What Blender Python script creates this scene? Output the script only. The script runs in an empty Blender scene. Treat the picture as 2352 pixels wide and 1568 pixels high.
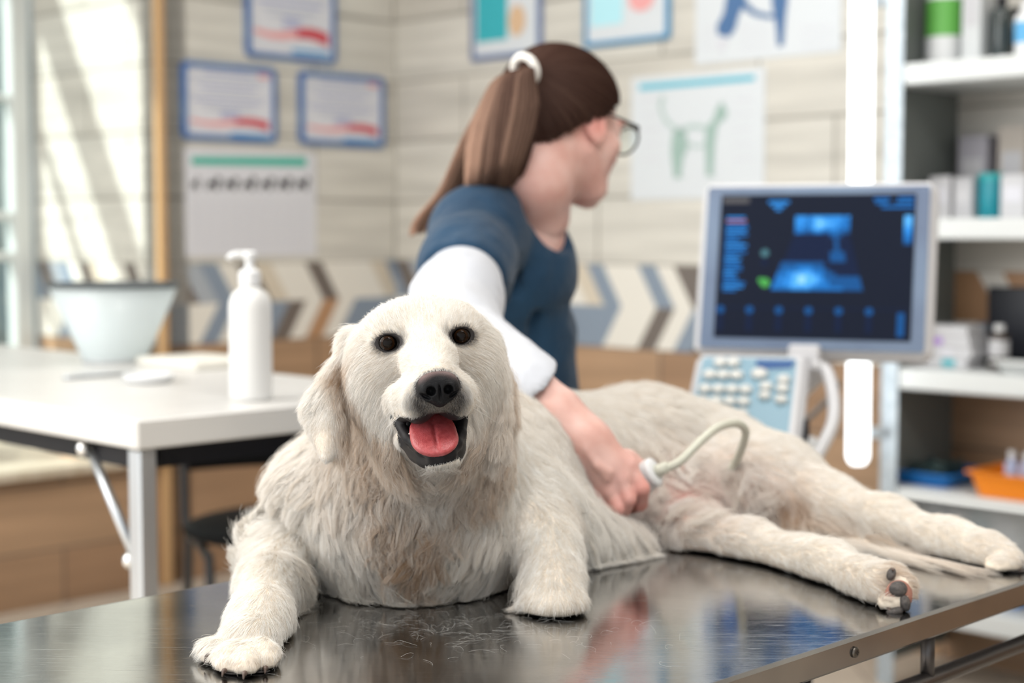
import bpy, math, random
import numpy as np
from mathutils import Vector, Matrix, kdtree

# ------------------------------------------------------------------ camera, light, exposure
SC = bpy.context.scene
COL = SC.collection
FPX, CX, CY, HOR = 3600.0, 1176.0, 784.0, 535.0      # focal length in pixels of the 2352 px wide frame, image centre, horizon row
CAMH, TABLE_Z = 1.13, 0.77
PITCH = math.atan((CY - HOR) / FPX)
cam_data = bpy.data.cameras.new('camera')
cam = bpy.data.objects.new('camera', cam_data)
COL.objects.link(cam)
cam.location = (0, 0, CAMH)
cam.rotation_euler = (math.pi / 2 - PITCH, 0, 0)
cam_data.sensor_width = 36
cam_data.lens = FPX / 2352 * 36
cam_data.clip_start = 0.05
cam_data.dof.use_dof = True
cam_data.dof.focus_distance = 1.335
cam_data.dof.aperture_fstop = 3.8
SC.camera = cam

world = bpy.data.worlds.new('daylight')
SC.world = world
world.use_nodes = True
_wn = world.node_tree
_bg = _wn.nodes['Background']
_tc = _wn.nodes.new('ShaderNodeTexCoord')
_sep = _wn.nodes.new('ShaderNodeSeparateXYZ')
_wn.links.new(_tc.outputs['Generated'], _sep.inputs[0])
_mr = _wn.nodes.new('ShaderNodeMapRange')              # brighter towards the windows on the -x side
_mr.inputs['From Min'].default_value = 1.0
_mr.inputs['From Max'].default_value = -1.0
_mr.inputs['To Min'].default_value = 0.7
_mr.inputs['To Max'].default_value = 1.8
_wn.links.new(_sep.outputs['X'], _mr.inputs['Value'])
_wn.links.new(_mr.outputs[0], _bg.inputs['Strength'])
_bg.inputs['Color'].default_value = (0.93, 0.97, 1.0, 1)

sun_data = bpy.data.lights.new('sun', 'SUN')
sun_data.energy = 7.0
sun_data.angle = math.radians(1.5)
sun_data.color = (1.0, 0.975, 0.93)
sun = bpy.data.objects.new('sun', sun_data)
COL.objects.link(sun)
sun.location = (-3, -1, 4)
sun.rotation_euler = Vector((0.70, 0.16, -0.66)).to_track_quat('-Z', 'Y').to_euler()

key_data = bpy.data.lights.new('window_light', 'AREA')      # added soft key from the left, no window is built there
key_data.shape = 'RECTANGLE'; key_data.size = 2.2; key_data.size_y = 2.0
key_data.energy = 62
key_data.color = (1.0, 0.97, 0.93)
key = bpy.data.objects.new('window_light', key_data)
COL.objects.link(key)
key.location = (-2.2, 1.45, 2.35)
key.rotation_euler = Vector((2.2, .05, -1.45)).to_track_quat('-Z', 'Y').to_euler()
FILL_PANELS = [(.55, .60), (.55, 3.2), (-1.25, 2.6)]                # added fill panels under the ceiling, out of view
for i_, (x_, y_) in enumerate(FILL_PANELS):
    pd = bpy.data.lights.new('panel_light', 'AREA'); pd.size = .9; pd.energy = (30, 12, 2)[i_]; pd.color = (1.0, .98, .95)
    po = bpy.data.objects.new('panel_light', pd); COL.objects.link(po); po.location = (x_, y_, 3.03)
SC.view_settings.view_transform = 'Standard'
SC.view_settings.look = 'None'
SC.view_settings.gamma = 1
SC.view_settings.use_curve_mapping = False
SC.view_settings.exposure = 0.26
SC.cycles.use_denoising = True
SC.cycles.max_bounces = 7
SC.cycles.diffuse_bounces = 3
SC.cycles.glossy_bounces = 3
SC.cycles.transmission_bounces = 5
SC.cycles.transparent_max_bounces = 8
SC.cycles.caustics_reflective = False
SC.cycles.caustics_refractive = False
SC.cycles.sample_clamp_indirect = 4.0

# ------------------------------------------------------------------ helpers
cP, sP = math.cos(PITCH), math.sin(PITCH)
def ray(px, py):
    a, b = (px - CX) / FPX, (CY - py) / FPX
    return np.array([a, cP + b * sP, -sP + b * cP])
def W(px, py, d):
    """the place at depth d (metres in front of the camera) seen at that spot of the photograph"""
    r = ray(px, py)
    return np.array([0, 0, CAMH]) + r * (d / r[1])
def T(px, py, z=TABLE_Z):
    """the place on a level surface of height z seen there"""
    r = ray(px, py)
    return np.array([0, 0, CAMH]) + r * ((z - CAMH) / r[2])
AX = np.array([math.sqrt(.5), math.sqrt(.5), 0.0])     # room axis running right and away
BX = np.array([-math.sqrt(.5), math.sqrt(.5), 0.0])    # room axis running left and away
UP = np.array([0, 0, 1.0])
CA, CB = 6.11, 5.27                                    # wall_left: y-x = CA, wall_back: x+y = CB
def onA(px, py, c=CA):
    r = ray(px, py); s = c / (r[1] - r[0]); return np.array([0, 0, CAMH]) + r * s
def onB(px, py, c=CB):
    r = ray(px, py); s = c / (r[1] + r[0]); return np.array([0, 0, CAMH]) + r * s

def nd(t, kind, **kw):
    n = t.nodes.new(kind)
    for k, v in kw.items():
        if k in n.inputs: n.inputs[k].default_value = v
        else: setattr(n, k, v)
    return n
def mat(name, color=(.8, .8, .8), rough=.5, metal=0, spec=.5, sss=0, sheen=0, emit=None, estr=1, coat=0, trans=0, alpha=1):
    m = bpy.data.materials.new(name); m.use_nodes = True
    b = m.node_tree.nodes['Principled BSDF']
    b.inputs['Base Color'].default_value = (*color, 1)
    b.inputs['Roughness'].default_value = rough
    b.inputs['Metallic'].default_value = metal
    b.inputs['Specular IOR Level'].default_value = spec
    b.inputs['Coat Weight'].default_value = coat
    b.inputs['Transmission Weight'].default_value = trans
    b.inputs['Sheen Weight'].default_value = sheen
    b.inputs['Alpha'].default_value = alpha
    if sss:
        b.inputs['Subsurface Weight'].default_value = sss
        b.inputs['Subsurface Radius'].default_value = (.012, .005, .003)
        b.inputs['Subsurface Scale'].default_value = 1
    if emit:
        b.inputs['Emission Color'].default_value = (*emit, 1)
        b.inputs['Emission Strength'].default_value = estr
    return m
def bsdf(m): return m.node_tree.nodes['Principled BSDF']
def mottle(m, c1, c2, scale=8, detail=3, stretch=(1, 1, 1), lo=.35, hi=.65, coord='Object', bump=0, bscale=None):
    """colour of a material varied between two tones by noise, and a fine bump"""
    t = m.node_tree
    tc = nd(t, 'ShaderNodeTexCoord'); mp = nd(t, 'ShaderNodeMapping'); mp.inputs['Scale'].default_value = stretch
    t.links.new(tc.outputs[coord], mp.inputs[0])
    n = nd(t, 'ShaderNodeTexNoise', Scale=scale, Detail=detail)
    t.links.new(mp.outputs[0], n.inputs['Vector'])
    r = nd(t, 'ShaderNodeValToRGB')
    r.color_ramp.elements[0].position = lo; r.color_ramp.elements[0].color = (*c1, 1)
    r.color_ramp.elements[1].position = hi; r.color_ramp.elements[1].color = (*c2, 1)
    t.links.new(n.outputs['Fac'], r.inputs[0]); t.links.new(r.outputs[0], bsdf(m).inputs['Base Color'])
    if bump:
        n2 = nd(t, 'ShaderNodeTexNoise', Scale=bscale or scale * 6, Detail=4)
        t.links.new(mp.outputs[0], n2.inputs['Vector'])
        bp = nd(t, 'ShaderNodeBump', Strength=bump, Distance=.002 if (bscale or scale * 6) > 30 else .02)
        t.links.new(n2.outputs['Fac'], bp.inputs['Height']); t.links.new(bp.outputs[0], bsdf(m).inputs['Normal'])
    return m

def tag(o, label=None, cat=None, group=None, kind=None):
    if label: o['label'] = label
    if cat: o['category'] = cat
    if group: o['group'] = group
    if kind: o['kind'] = kind
    return o
def empty(name, loc, label, cat, group=None, rz=0):
    o = bpy.data.objects.new(name, None); COL.objects.link(o)
    o.empty_display_size = .05
    o.location = loc; o.rotation_euler = (0, 0, rz)
    return tag(o, label, cat, group)
def mesh(name, v, f, m, parent=None, smooth=True, local=False):
    """one mesh object; vertices are in world space unless local, m is a material or a list with f's slot given in mi"""
    me = bpy.data.meshes.new(name)
    mi = None
    if isinstance(f, tuple): f, mi = f
    v = np.asarray(v, dtype=float)
    o = bpy.data.objects.new(name, me)
    COL.objects.link(o)
    org = np.zeros(3)
    if parent is not None:
        o.parent = parent
        if not local:
            bpy.context.view_layer.update()
            inv = parent.matrix_world.inverted()
            Mi = np.array(inv)
            v = v @ Mi[:3, :3].T + Mi[:3, 3]
    elif not local:
        org = np.array([(v[:, 0].min() + v[:, 0].max()) / 2, (v[:, 1].min() + v[:, 1].max()) / 2, v[:, 2].min()])
        v = v - org
        o.location = org
    me.from_pydata(v.tolist(), [], f if isinstance(f, list) else f.tolist())
    for x in (m if isinstance(m, list) else [m]): me.materials.append(x)
    if mi is not None: me.polygons.foreach_set('material_index', np.asarray(mi, dtype=np.int32))
    if smooth: me.polygons.foreach_set('use_smooth', np.ones(len(me.polygons), dtype=bool))
    me.update()
    return o

class MB:
    """collects shapes; build() links them as ONE mesh object"""
    def __init__(s): s.v, s.f, s.m, s.n, s.cur = [], [], [], 0, 0
    def add(s, v, f, m=None):
        s.v.append(np.asarray(v, float)); k = s.n
        s.f += [tuple(int(i) + k for i in q) for q in f]; s.m += [s.cur if m is None else m] * len(f); s.n += len(v)
        return s
    def box(s, c, size, ax=None, m=None, bev=.0):
        """box with centre c, full size, axes ax (rows); bev chamfers all edges"""
        ax = np.eye(3) if ax is None else np.asarray(ax)
        h = np.asarray(size, float) / 2; bev = min(bev, h.min() * .9)
        if bev <= 0:
            v = [(x, y, z) for x in (-1, 1) for y in (-1, 1) for z in (-1, 1)]
            v = np.array(v) * h
            f = [(0, 1, 3, 2), (4, 6, 7, 5), (0, 4, 5, 1), (2, 3, 7, 6), (0, 2, 6, 4), (1, 5, 7, 3)]
            s.add(v @ ax + c, f, m)
        else:
            v = []; idx = {}
            for sx in (-1, 1):
                for sy in (-1, 1):
                    for sz in (-1, 1):
                        for k in range(3):
                            p = np.array([sx, sy, sz]) * (h - bev); p[k] = (sx, sy, sz)[k] * h[k]
                            idx[sx, sy, sz, k] = len(v); v.append(p)
            f = []
            for k in range(3):
                a, b = [i for i in range(3) if i != k]
                for sg in (-1, 1):
                    q = []
                    for (sa, sb) in ((-1, -1), (1, -1), (1, 1), (-1, 1)):
                        t = [0, 0, 0]; t[k] = sg; t[a] = sa; t[b] = sb; q.append(idx[(*t, k)])
                    f.append(q if (sg > 0) == ((a, b, k) in ((0, 1, 2), (1, 2, 0), (2, 0, 1))) else q[::-1])
            for k in range(3):                                    # edges along axis k
                a, b = [i for i in range(3) if i != k]
                for sa in (-1, 1):
                    for sb in (-1, 1):
                        t0 = [0, 0, 0]; t0[a] = sa; t0[b] = sb; t1 = list(t0); t0[k] = -1; t1[k] = 1
                        f.append([idx[(*t0, a)], idx[(*t1, a)], idx[(*t1, b)], idx[(*t0, b)]])
            for sx in (-1, 1):
                for sy in (-1, 1):
                    for sz in (-1, 1): f.append([idx[sx, sy, sz, 0], idx[sx, sy, sz, 1], idx[sx, sy, sz, 2]])
            s.add(np.array(v) @ ax + c, f, m)
        return s
    def tube(s, pts, r, n=10, m=None, cap=True):
        pts = np.asarray(pts, float); r = np.broadcast_to(np.asarray(r, float), (len(pts),))
        tg = np.gradient(pts, axis=0); tg /= np.linalg.norm(tg, axis=1)[:, None] + 1e-12
        u = np.cross(tg[0], [0, 0, 1.0]); 
        if np.linalg.norm(u) < .1: u = np.cross(tg[0], [1.0, 0, 0])
        u /= np.linalg.norm(u); v = []
        for p, t, rr in zip(pts, tg, r):
            u = u - t * (u @ t); u /= np.linalg.norm(u); w = np.cross(t, u)
            for k in range(n):
                a = 2 * math.pi * k / n; v.append(p + rr * (math.cos(a) * u + math.sin(a) * w))
        f = [(i * n + k, i * n + (k + 1) % n, (i + 1) * n + (k + 1) % n, (i + 1) * n + k) for i in range(len(pts) - 1) for k in range(n)]
        if cap: f += [tuple(range(n))[::-1], tuple(range((len(pts) - 1) * n, len(pts) * n))]
        return s.add(v, f, m)
    def lathe(s, c, prof, n=32, m=None, ax=UP, caps=True):
        ax = np.asarray(ax, float); ax = ax / np.linalg.norm(ax)
        u = np.cross(ax, [0.3, 1.0, 0.1]); u /= np.linalg.norm(u); w = np.cross(ax, u); v = []
        for (r, h) in prof:
            for k in range(n):
                a = 2 * math.pi * k / n; v.append(np.asarray(c) + ax * h + r * (math.cos(a) * u + math.sin(a) * w))
        f = [(i * n + k, i * n + (k + 1) % n, (i + 1) * n + (k + 1) % n, (i + 1) * n + k) for i in range(len(prof) - 1) for k in range(n)]
        if caps: f += [tuple(range(n))[::-1], tuple(range((len(prof) - 1) * n, len(prof) * n))]
        return s.add(v, f, m)
    def poly(s, o, u, w, pts, off=0, m=None):
        """flat polygon: pts are (u, w) in the plane through o"""
        u, w = np.asarray(u), np.asarray(w); n = np.cross(u, w)
        v = [np.asarray(o) + u * a + w * b + n * off for a, b in pts]
        return s.add(v, [tuple(range(len(pts)))], m)
    def rect(s, o, u, w, a0, b0, a1, b1, off=0, m=None):
        return s.poly(o, u, w, [(a0, b0), (a1, b0), (a1, b1), (a0, b1)], off, m)
    def build(s, name, m, parent=None, smooth=False, angle=None):
        o = mesh(name, np.concatenate(s.v), (s.f, s.m), m, parent, smooth)
        if angle:
            o.data.polygons.foreach_set('use_smooth', np.ones(len(o.data.polygons), dtype=bool))
            o.data.set_sharp_from_angle(angle=math.radians(angle))
        return o
def catmull(pts, n=8):
    p = np.asarray(pts, float); p = np.vstack([2 * p[0] - p[1], p, 2 * p[-1] - p[-2]]); out = []
    for i in range(1, len(p) - 2):
        for t in np.linspace(0, 1, n, endpoint=False):
            out.append(.5 * (2 * p[i] + (p[i + 1] - p[i - 1]) * t + (2 * p[i - 1] - 5 * p[i] + 4 * p[i + 1] - p[i + 2]) * t * t + (3 * p[i] - p[i - 1] - 3 * p[i + 1] + p[i + 2]) * t ** 3))
    out.append(p[-2]); return np.array(out)

# ------------------------------------------------------------------ modelling by blended solids
class Field:
    """a grid of signed distances; solids are blended in, then a skin is drawn over it"""
    def __init__(s, lo, hi, h):
        s.lo = np.asarray(lo, float); s.h = h
        s.n = np.ceil((np.asarray(hi, float) - s.lo) / h).astype(int) + 1
        s.F = np.full(s.n, .08, np.float32)
    def block(s, lo, hi):
        i0 = np.clip(np.floor((lo - s.lo) / s.h).astype(int), 0, s.n); i1 = np.clip(np.ceil((hi - s.lo) / s.h).astype(int) + 1, 0, s.n)
        if (i1 <= i0).any(): return None
        sl = tuple(slice(a, b) for a, b in zip(i0, i1))
        g = [(s.lo[k] + s.h * np.arange(i0[k], i1[k])).astype(np.float32) for k in range(3)]
        return sl, g[0][:, None, None], g[1][None, :, None], g[2][None, None, :]
    def merge(s, sl, d, k, op):
        A = s.F[sl]
        if op == 'sub': d = -d
        if op == 'add':
            h = np.clip(.5 + .5 * (A - d) / k, 0, 1); R = A + (d - A) * h - k * h * (1 - h)
        else:
            h = np.clip(.5 - .5 * (A - d) / k, 0, 1); R = A + (d - A) * h + k * h * (1 - h)
        s.F[sl] = R
    def cone(s, a, b, ra, rb, k=.02, op='add'):
        a, b = np.asarray(a, float), np.asarray(b, float); pad = max(ra, rb) + k * 1.5 + 2 * s.h
        q = s.block(np.minimum(a, b) - pad, np.maximum(a, b) + pad)
        if q is None: return s
        sl, X, Y, Z = q; d = b - a; L = d @ d + 1e-12
        t = np.clip(((X - a[0]) * d[0] + (Y - a[1]) * d[1] + (Z - a[2]) * d[2]) / L, 0, 1)
        D = np.sqrt((X - a[0] - t * d[0]) ** 2 + (Y - a[1] - t * d[1]) ** 2 + (Z - a[2] - t * d[2]) ** 2) - (ra + (rb - ra) * t)
        s.merge(sl, D.astype(np.float32), k, op); return s
    def chain(s, pts, k=.02, op='add'):
        for (a, ra), (b, rb) in zip(pts[:-1], pts[1:]): s.cone(a, b, ra, rb, k, op)
        return s
    def ell(s, c, r, R=None, k=.02, op='add'):
        c, r = np.asarray(c, float), np.asarray(r, float); R = np.eye(3) if R is None else np.asarray(R)   # rows of R: the ellipsoid's axes
        ext = np.sqrt(((R * r[:, None]) ** 2).sum(0)) + k * 1.5 + 2 * s.h
        q = s.block(c - ext, c + ext)
        if q is None: return s
        sl, X, Y, Z = q; X, Y, Z = X - c[0], Y - c[1], Z - c[2]
        k0 = 0; k1 = 0
        for i in range(3):
            u = X * R[i, 0] + Y * R[i, 1] + Z * R[i, 2]
            k0 = k0 + (u / r[i]) ** 2; k1 = k1 + (u / r[i] ** 2) ** 2
        k0 = np.sqrt(k0); k1 = np.sqrt(k1) + 1e-9
        s.merge(sl, (k0 * (k0 - 1) / k1).astype(np.float32), k, op); return s
    def half(s, p, n, k=.005):
        """cut away everything on the n side of a plane"""
        n = np.asarray(n, float); n = n / np.linalg.norm(n)
        sl, X, Y, Z = s.block(s.lo - 1, s.lo + s.h * s.n + 1)
        d = -((X - p[0]) * n[0] + (Y - p[1]) * n[1] + (Z - p[2]) * n[2])
        s.merge(sl, np.broadcast_to(d, s.F.shape).astype(np.float32), k, 'sub'); return s
    def at(s, P):
        q = (np.asarray(P) - s.lo) / s.h
        i = np.clip(np.floor(q).astype(int), 0, s.n - 2); t = np.clip(q - i, 0, 1); R = 0
        for dx in (0, 1):
            for dy in (0, 1):
                for dz in (0, 1):
                    w = (t[:, 0] if dx else 1 - t[:, 0]) * (t[:, 1] if dy else 1 - t[:, 1]) * (t[:, 2] if dz else 1 - t[:, 2])
                    R = R + w * s.F[i[:, 0] + dx, i[:, 1] + dy, i[:, 2] + dz]
        return R
    def grad(s, P):
        e = s.h; g = np.stack([s.at(P + e * d) - s.at(P - e * d) for d in np.eye(3)], 1)
        return g / (np.linalg.norm(g, axis=1)[:, None] + 1e-9)
    def skin(s):
        F = s.F; S = F < 0; n0, n1, n2 = F.shape
        c = [S[i:n0 - 1 + i, j:n1 - 1 + j, k:n2 - 1 + k] for i in (0, 1) for j in (0, 1) for k in (0, 1)]
        anyc = c[0].copy(); allc = c[0].copy()
        for x in c[1:]: anyc |= x; allc &= x
        cells = np.argwhere(anyc & ~allc); idx = -np.ones((n0 - 1, n1 - 1, n2 - 1), np.int64)
        idx[cells[:, 0], cells[:, 1], cells[:, 2]] = np.arange(len(cells))
        acc = np.zeros((len(cells), 3)); cnt = np.zeros(len(cells))
        off = [np.array(o) for o in [(0, 0, 0), (1, 0, 0), (0, 1, 0), (1, 1, 0), (0, 0, 1), (1, 0, 1), (0, 1, 1), (1, 1, 1)]]
        for a in off:
            for ax in range(3):
                if a[ax]: continue
                b = a.copy(); b[ax] = 1
                fa = F[tuple((cells + a).T)]; fb = F[tuple((cells + b).T)]
                x = (fa < 0) != (fb < 0); t = np.where(x, fa / np.where(x, fa - fb, 1), 0)
                p = a + np.outer(t, np.eye(3)[ax]); acc[x] += p[x]; cnt[x] += 1
        V = (cells + acc / cnt[:, None]) * s.h + s.lo
        Q = []
        for ax in range(3):
            u, w = (ax + 1) % 3, (ax + 2) % 3
            sl0 = [slice(None)] * 3; sl1 = [slice(None)] * 3; sl0[ax] = slice(0, -1); sl1[ax] = slice(1, None)
            ch = S[tuple(sl0)] != S[tuple(sl1)]
            e = np.argwhere(ch); ok = (e[:, u] > 0) & (e[:, w] > 0) & (e[:, u] < F.shape[u] - 1) & (e[:, w] < F.shape[w] - 1); e = e[ok]
            def g(du, dw):
                q = e.copy(); q[:, u] -= du; q[:, w] -= dw; return idx[tuple(q.T)]
            q = np.stack([g(1, 1), g(0, 1), g(0, 0), g(1, 0)], 1)
            flip = ~S[tuple(e.T)]; q[flip] = q[flip][:, ::-1]; Q.append(q)
        return V, np.concatenate(Q)
def rot(rx=0, ry=0, rz=0):
    return np.array(Matrix.Rotation(rz, 3, 'Z') @ Matrix.Rotation(ry, 3, 'Y') @ Matrix.Rotation(rx, 3, 'X'))
def unit(v): v = np.asarray(v, float); return v / np.linalg.norm(v)
rng = np.random.default_rng(7)

def strands(name, P, rad, m, parent, attrs=None):
    """hair: P is (count, points, 3) in world space, rad (points,) or (count, points)"""
    N, K = P.shape[:2]
    cu = bpy.data.hair_curves.new(name)
    cu.add_curves([K] * N)
    if parent is not None:
        bpy.context.view_layer.update(); Mi = np.array(parent.matrix_world.inverted()); P = P @ Mi[:3, :3].T + Mi[:3, 3]
    cu.attributes['position'].data.foreach_set('vector', P.astype(np.float32).ravel())
    ra = cu.attributes.get('radius') or cu.attributes.new('radius', 'FLOAT', 'POINT')
    ra.data.foreach_set('value', np.broadcast_to(rad, (N, K)).astype(np.float32).ravel())
    for k, a in (attrs or {}).items():
        at = cu.attributes.new(k, 'FLOAT', 'CURVE' if a.ndim == 1 else 'POINT'); at.data.foreach_set('value', a.astype(np.float32).ravel())
    o = bpy.data.objects.new(name, cu); COL.objects.link(o); o.parent = parent
    cu.materials.append(m)
    return o
# ------------------------------------------------------------------ the room
def tile_material(name, dim=1.0):
    m = mat(name, rough=.38, spec=.4); t = m.node_tree; L = t.links.new
    tc = nd(t, 'ShaderNodeTexCoord'); sp = nd(t, 'ShaderNodeSeparateXYZ'); L(tc.outputs['Object'], sp.inputs[0])
    X, Z = sp.outputs['X'], sp.outputs['Z']
    def math_(op, a, b=None):
        n = nd(t, 'ShaderNodeMath', operation=op)
        for i, v in enumerate((a, b)):
            if v is None: continue
            if isinstance(v, (int, float)): n.inputs[i].default_value = v
            else: L(v, n.inputs[i])
        return n.outputs[0]
    def bricks(z0, h, c1, c2, grout, w=.62):
        cb = nd(t, 'ShaderNodeCombineXYZ'); L(X, cb.inputs[0]); L(math_('SUBTRACT', Z, z0), cb.inputs[1])
        b = nd(t, 'ShaderNodeTexBrick', Scale=1.0); b.offset = .42
        b.inputs['Color1'].default_value = (*c1, 1); b.inputs['Color2'].default_value = (*c2, 1); b.inputs['Mortar'].default_value = (*grout, 1)
        b.inputs['Mortar Size'].default_value = .0045; b.inputs['Brick Width'].default_value = w; b.inputs['Row Height'].default_value = h; b.inputs['Bias'].default_value = 0
        L(cb.outputs[0], b.inputs['Vector'])
        mp = nd(t, 'ShaderNodeMapping'); mp.inputs['Scale'].default_value = (1.6, 1, 22); L(tc.outputs['Object'], mp.inputs[0])
        n = nd(t, 'ShaderNodeTexNoise', Scale=1.0, Detail=4.0); L(mp.outputs[0], n.inputs['Vector'])
        mx = nd(t, 'ShaderNodeMix'); mx.data_type = 'RGBA'; mx.blend_type = 'MULTIPLY'; mx.inputs[0].default_value = 1
        r = nd(t, 'ShaderNodeMapRange'); r.inputs['From Min'].default_value = .25; r.inputs['From Max'].default_value = .75; r.inputs['To Min'].default_value = .72; r.inputs['To Max'].default_value = 1.12
        L(n.outputs['Fac'], r.inputs['Value']); L(b.outputs['Color'], mx.inputs[6]); L(r.outputs[0], mx.inputs[7])
        return mx.outputs[2]
    up = bricks(1.03, .2133, (.64, .615, .56), (.56, .53, .475), (.29, .27, .235))
    low = bricks(.77, .2, (.42, .27, .165), (.31, .185, .11), (.15, .105, .075))
    # frieze of slanted tiles in two mirrored rows
    v = math_('SUBTRACT', Z, .90); row = math_('GREATER_THAN', v, 0)
    sh = math_('ADD', math_('MULTIPLY', math_('ABSOLUTE', v), .60), X)
    cell = math_('FLOOR', math_('DIVIDE', sh, .072)); key = nd(t, 'ShaderNodeCombineXYZ'); L(cell, key.inputs[0]); L(row, key.inputs[1])
    wn = nd(t, 'ShaderNodeTexWhiteNoise'); L(key.outputs[0], wn.inputs['Vector'])
    cr = nd(t, 'ShaderNodeValToRGB'); cr.color_ramp.interpolation = 'CONSTANT'
    cols = [(0, (.72, .69, .63)), (.24, (.60, .53, .43)), (.38, (.22, .27, .34)), (.52, (.72, .69, .63)), (.66, (.15, .125, .11)), (.77, (.42, .24, .13)), (.90, (.36, .39, .43))]
    e = cr.color_ramp.elements; e[0].position = 0; e[0].color = (*cols[0][1], 1); e[1].position = cols[1][0]; e[1].color = (*cols[1][1], 1)
    for p, c in cols[2:]: q = e.new(p); q.color = (*c, 1)
    L(wn.outputs['Value'], cr.inputs[0])
    m1 = nd(t, 'ShaderNodeMix'); m1.data_type = 'RGBA'; L(math_('GREATER_THAN', Z, .77), m1.inputs[0]); L(low, m1.inputs[6]); L(cr.outputs[0], m1.inputs[7])
    m2 = nd(t, 'ShaderNodeMix'); m2.data_type = 'RGBA'; L(math_('GREATER_THAN', Z, 1.03), m2.inputs[0]); L(m1.outputs[2], m2.inputs[6]); L(up, m2.inputs[7])
    L(m2.outputs[2], bsdf(m).inputs['Base Color'])
    return m
m_tile = tile_material('wood_look_tile')
def wall(name, p, d, length, z0, z1, m, thick=.1, kind='structure'):
    """upright slab: its face starts at p and runs along d, the thickness lies behind it"""
    me = bpy.data.meshes.new(name); o = bpy.data.objects.new(name, me); COL.objects.link(o)
    v = [(x, y, z) for x in (0, length) for y in (0, thick) for z in (z0, z1)]
    me.from_pydata(v, [], [(0, 1, 3, 2), (4, 6, 7, 5), (0, 4, 5, 1), (2, 3, 7, 6), (0, 2, 6, 4), (1, 5, 7, 3)])
    me.materials.append(m); o.location = (p[0], p[1], 0); o.rotation_euler = (0, 0, math.atan2(d[1], d[0])); o['kind'] = kind
    return o
corner = np.array([(CB - CA) / 2, (CB + CA) / 2, 0]); bead = onA(370, 535); bead[2] = 0
WH = 3.1
wall('wall_left', bead, AX, np.linalg.norm(corner - bead) + .1, 0, WH, m_tile)
wall('wall_back', corner, -BX, 6.2, 0, WH, m_tile)
wall('wall_right', corner - BX * 6.2, -AX, 3.2, 0, WH, m_tile)
REV = .80
wall('wall_reveal', bead + BX * REV, -BX, REV, 0, WH, m_tile)
wall('wall_window', bead - AX * 3.2, AX, 3.2, 0, .40, m_tile, thick=.12)
m_trim = mat('brass_trim', (.50, .31, .15), rough=.5)
o = MB().box(bead + np.array([.004, -.012, WH / 2]), (.03, .03, WH), np.stack([AX, BX, UP]), bev=.004).build('trim_1', m_trim); o['kind'] = 'structure'
m_sill = mat('sill_wood', (.62, .50, .34), rough=.5); mottle(m_sill, (.46, .39, .29), (.60, .54, .45), 5, stretch=(2, 8, 2))
o = MB().box(bead - AX * 1.6 + BX * (REV / 2 - .02) + UP * .415, (3.2, REV + .06, .03), np.stack([AX, BX, UP]), bev=.004).build('trim_2', m_sill); o['kind'] = 'structure'
m_frame = mat('window_frame_white', (.60, .63, .63), rough=.35)
m_glass = bpy.data.materials.new('window_glass'); m_glass.use_nodes = True
t = m_glass.node_tree; t.nodes.clear(); _o = nd(t, 'ShaderNodeOutputMaterial'); _t1 = nd(t, 'ShaderNodeBsdfTransparent', Color=(.90, .95, .94, 1)); _g1 = nd(t, 'ShaderNodeBsdfGlossy', Roughness=.03)
_m = nd(t, 'ShaderNodeMixShader', Fac=.07); t.links.new(_t1.outputs[0], _m.inputs[1]); t.links.new(_g1.outputs[0], _m.inputs[2]); t.links.new(_m.outputs[0], _o.inputs[0])
wo = bead + BX * REV; RAB = np.stack([AX, BX, UP])
win = bpy.data.objects.new('window_1', None); COL.objects.link(win); win.location = wo + UP * .43; win['kind'] = 'structure'
b = MB()
for a in (-.05, -1.25, -2.3, -3.1): b.box(wo + AX * a + BX * .03 + UP * 1.765, (.07, .06, 2.67), RAB, bev=.005)
for z, hz in ((.46, .055), (1.05, .03), (1.19, .03), (1.60, .022), (2.13, .26), (3.07, .055)): b.box(wo - AX * 1.575 + BX * .03 + UP * z, (3.1, .05, hz), RAB, bev=.005)
b.build('window_frame', m_frame, win)
for a0, a1 in ((-1.25, -.05), (-2.3, -1.25), (-3.1, -2.3)):
    MB().box(wo + AX * (a0 + a1) / 2 + BX * .03 + UP * 1.765, (a1 - a0 - .05, .006, 2.62), RAB).build('pane', m_glass, win)
m_out = mottle(mat('far_facade', (.3, .33, .32), rough=.8), (.16, .20, .20), (.42, .46, .45), 1.2)
wall('wall_outside', wo + BX * 3.0 - AX * 5, AX, 7.5, 0, 3.4, m_out)
m_floor = mat('floor_tile', (.55, .48, .40), rough=.35); t = m_floor.node_tree
_tc4 = nd(t, 'ShaderNodeTexCoord'); _br = nd(t, 'ShaderNodeTexBrick', Scale=1.0); _br.offset = 0
for k, v in (('Color1', (.58, .52, .44, 1)), ('Color2', (.52, .46, .39, 1)), ('Mortar', (.3, .26, .22, 1))): _br.inputs[k].default_value = v
_br.inputs['Brick Width'].default_value = .45; _br.inputs['Row Height'].default_value = .45; _br.inputs['Mortar Size'].default_value = .004
t.links.new(_tc4.outputs['Object'], _br.inputs['Vector']); t.links.new(_br.outputs['Color'], bsdf(m_floor).inputs['Base Color'])
o = MB().box((0, 2.6, -.05), (12, 9, .1)).build('floor', m_floor); o['kind'] = 'structure'

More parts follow.
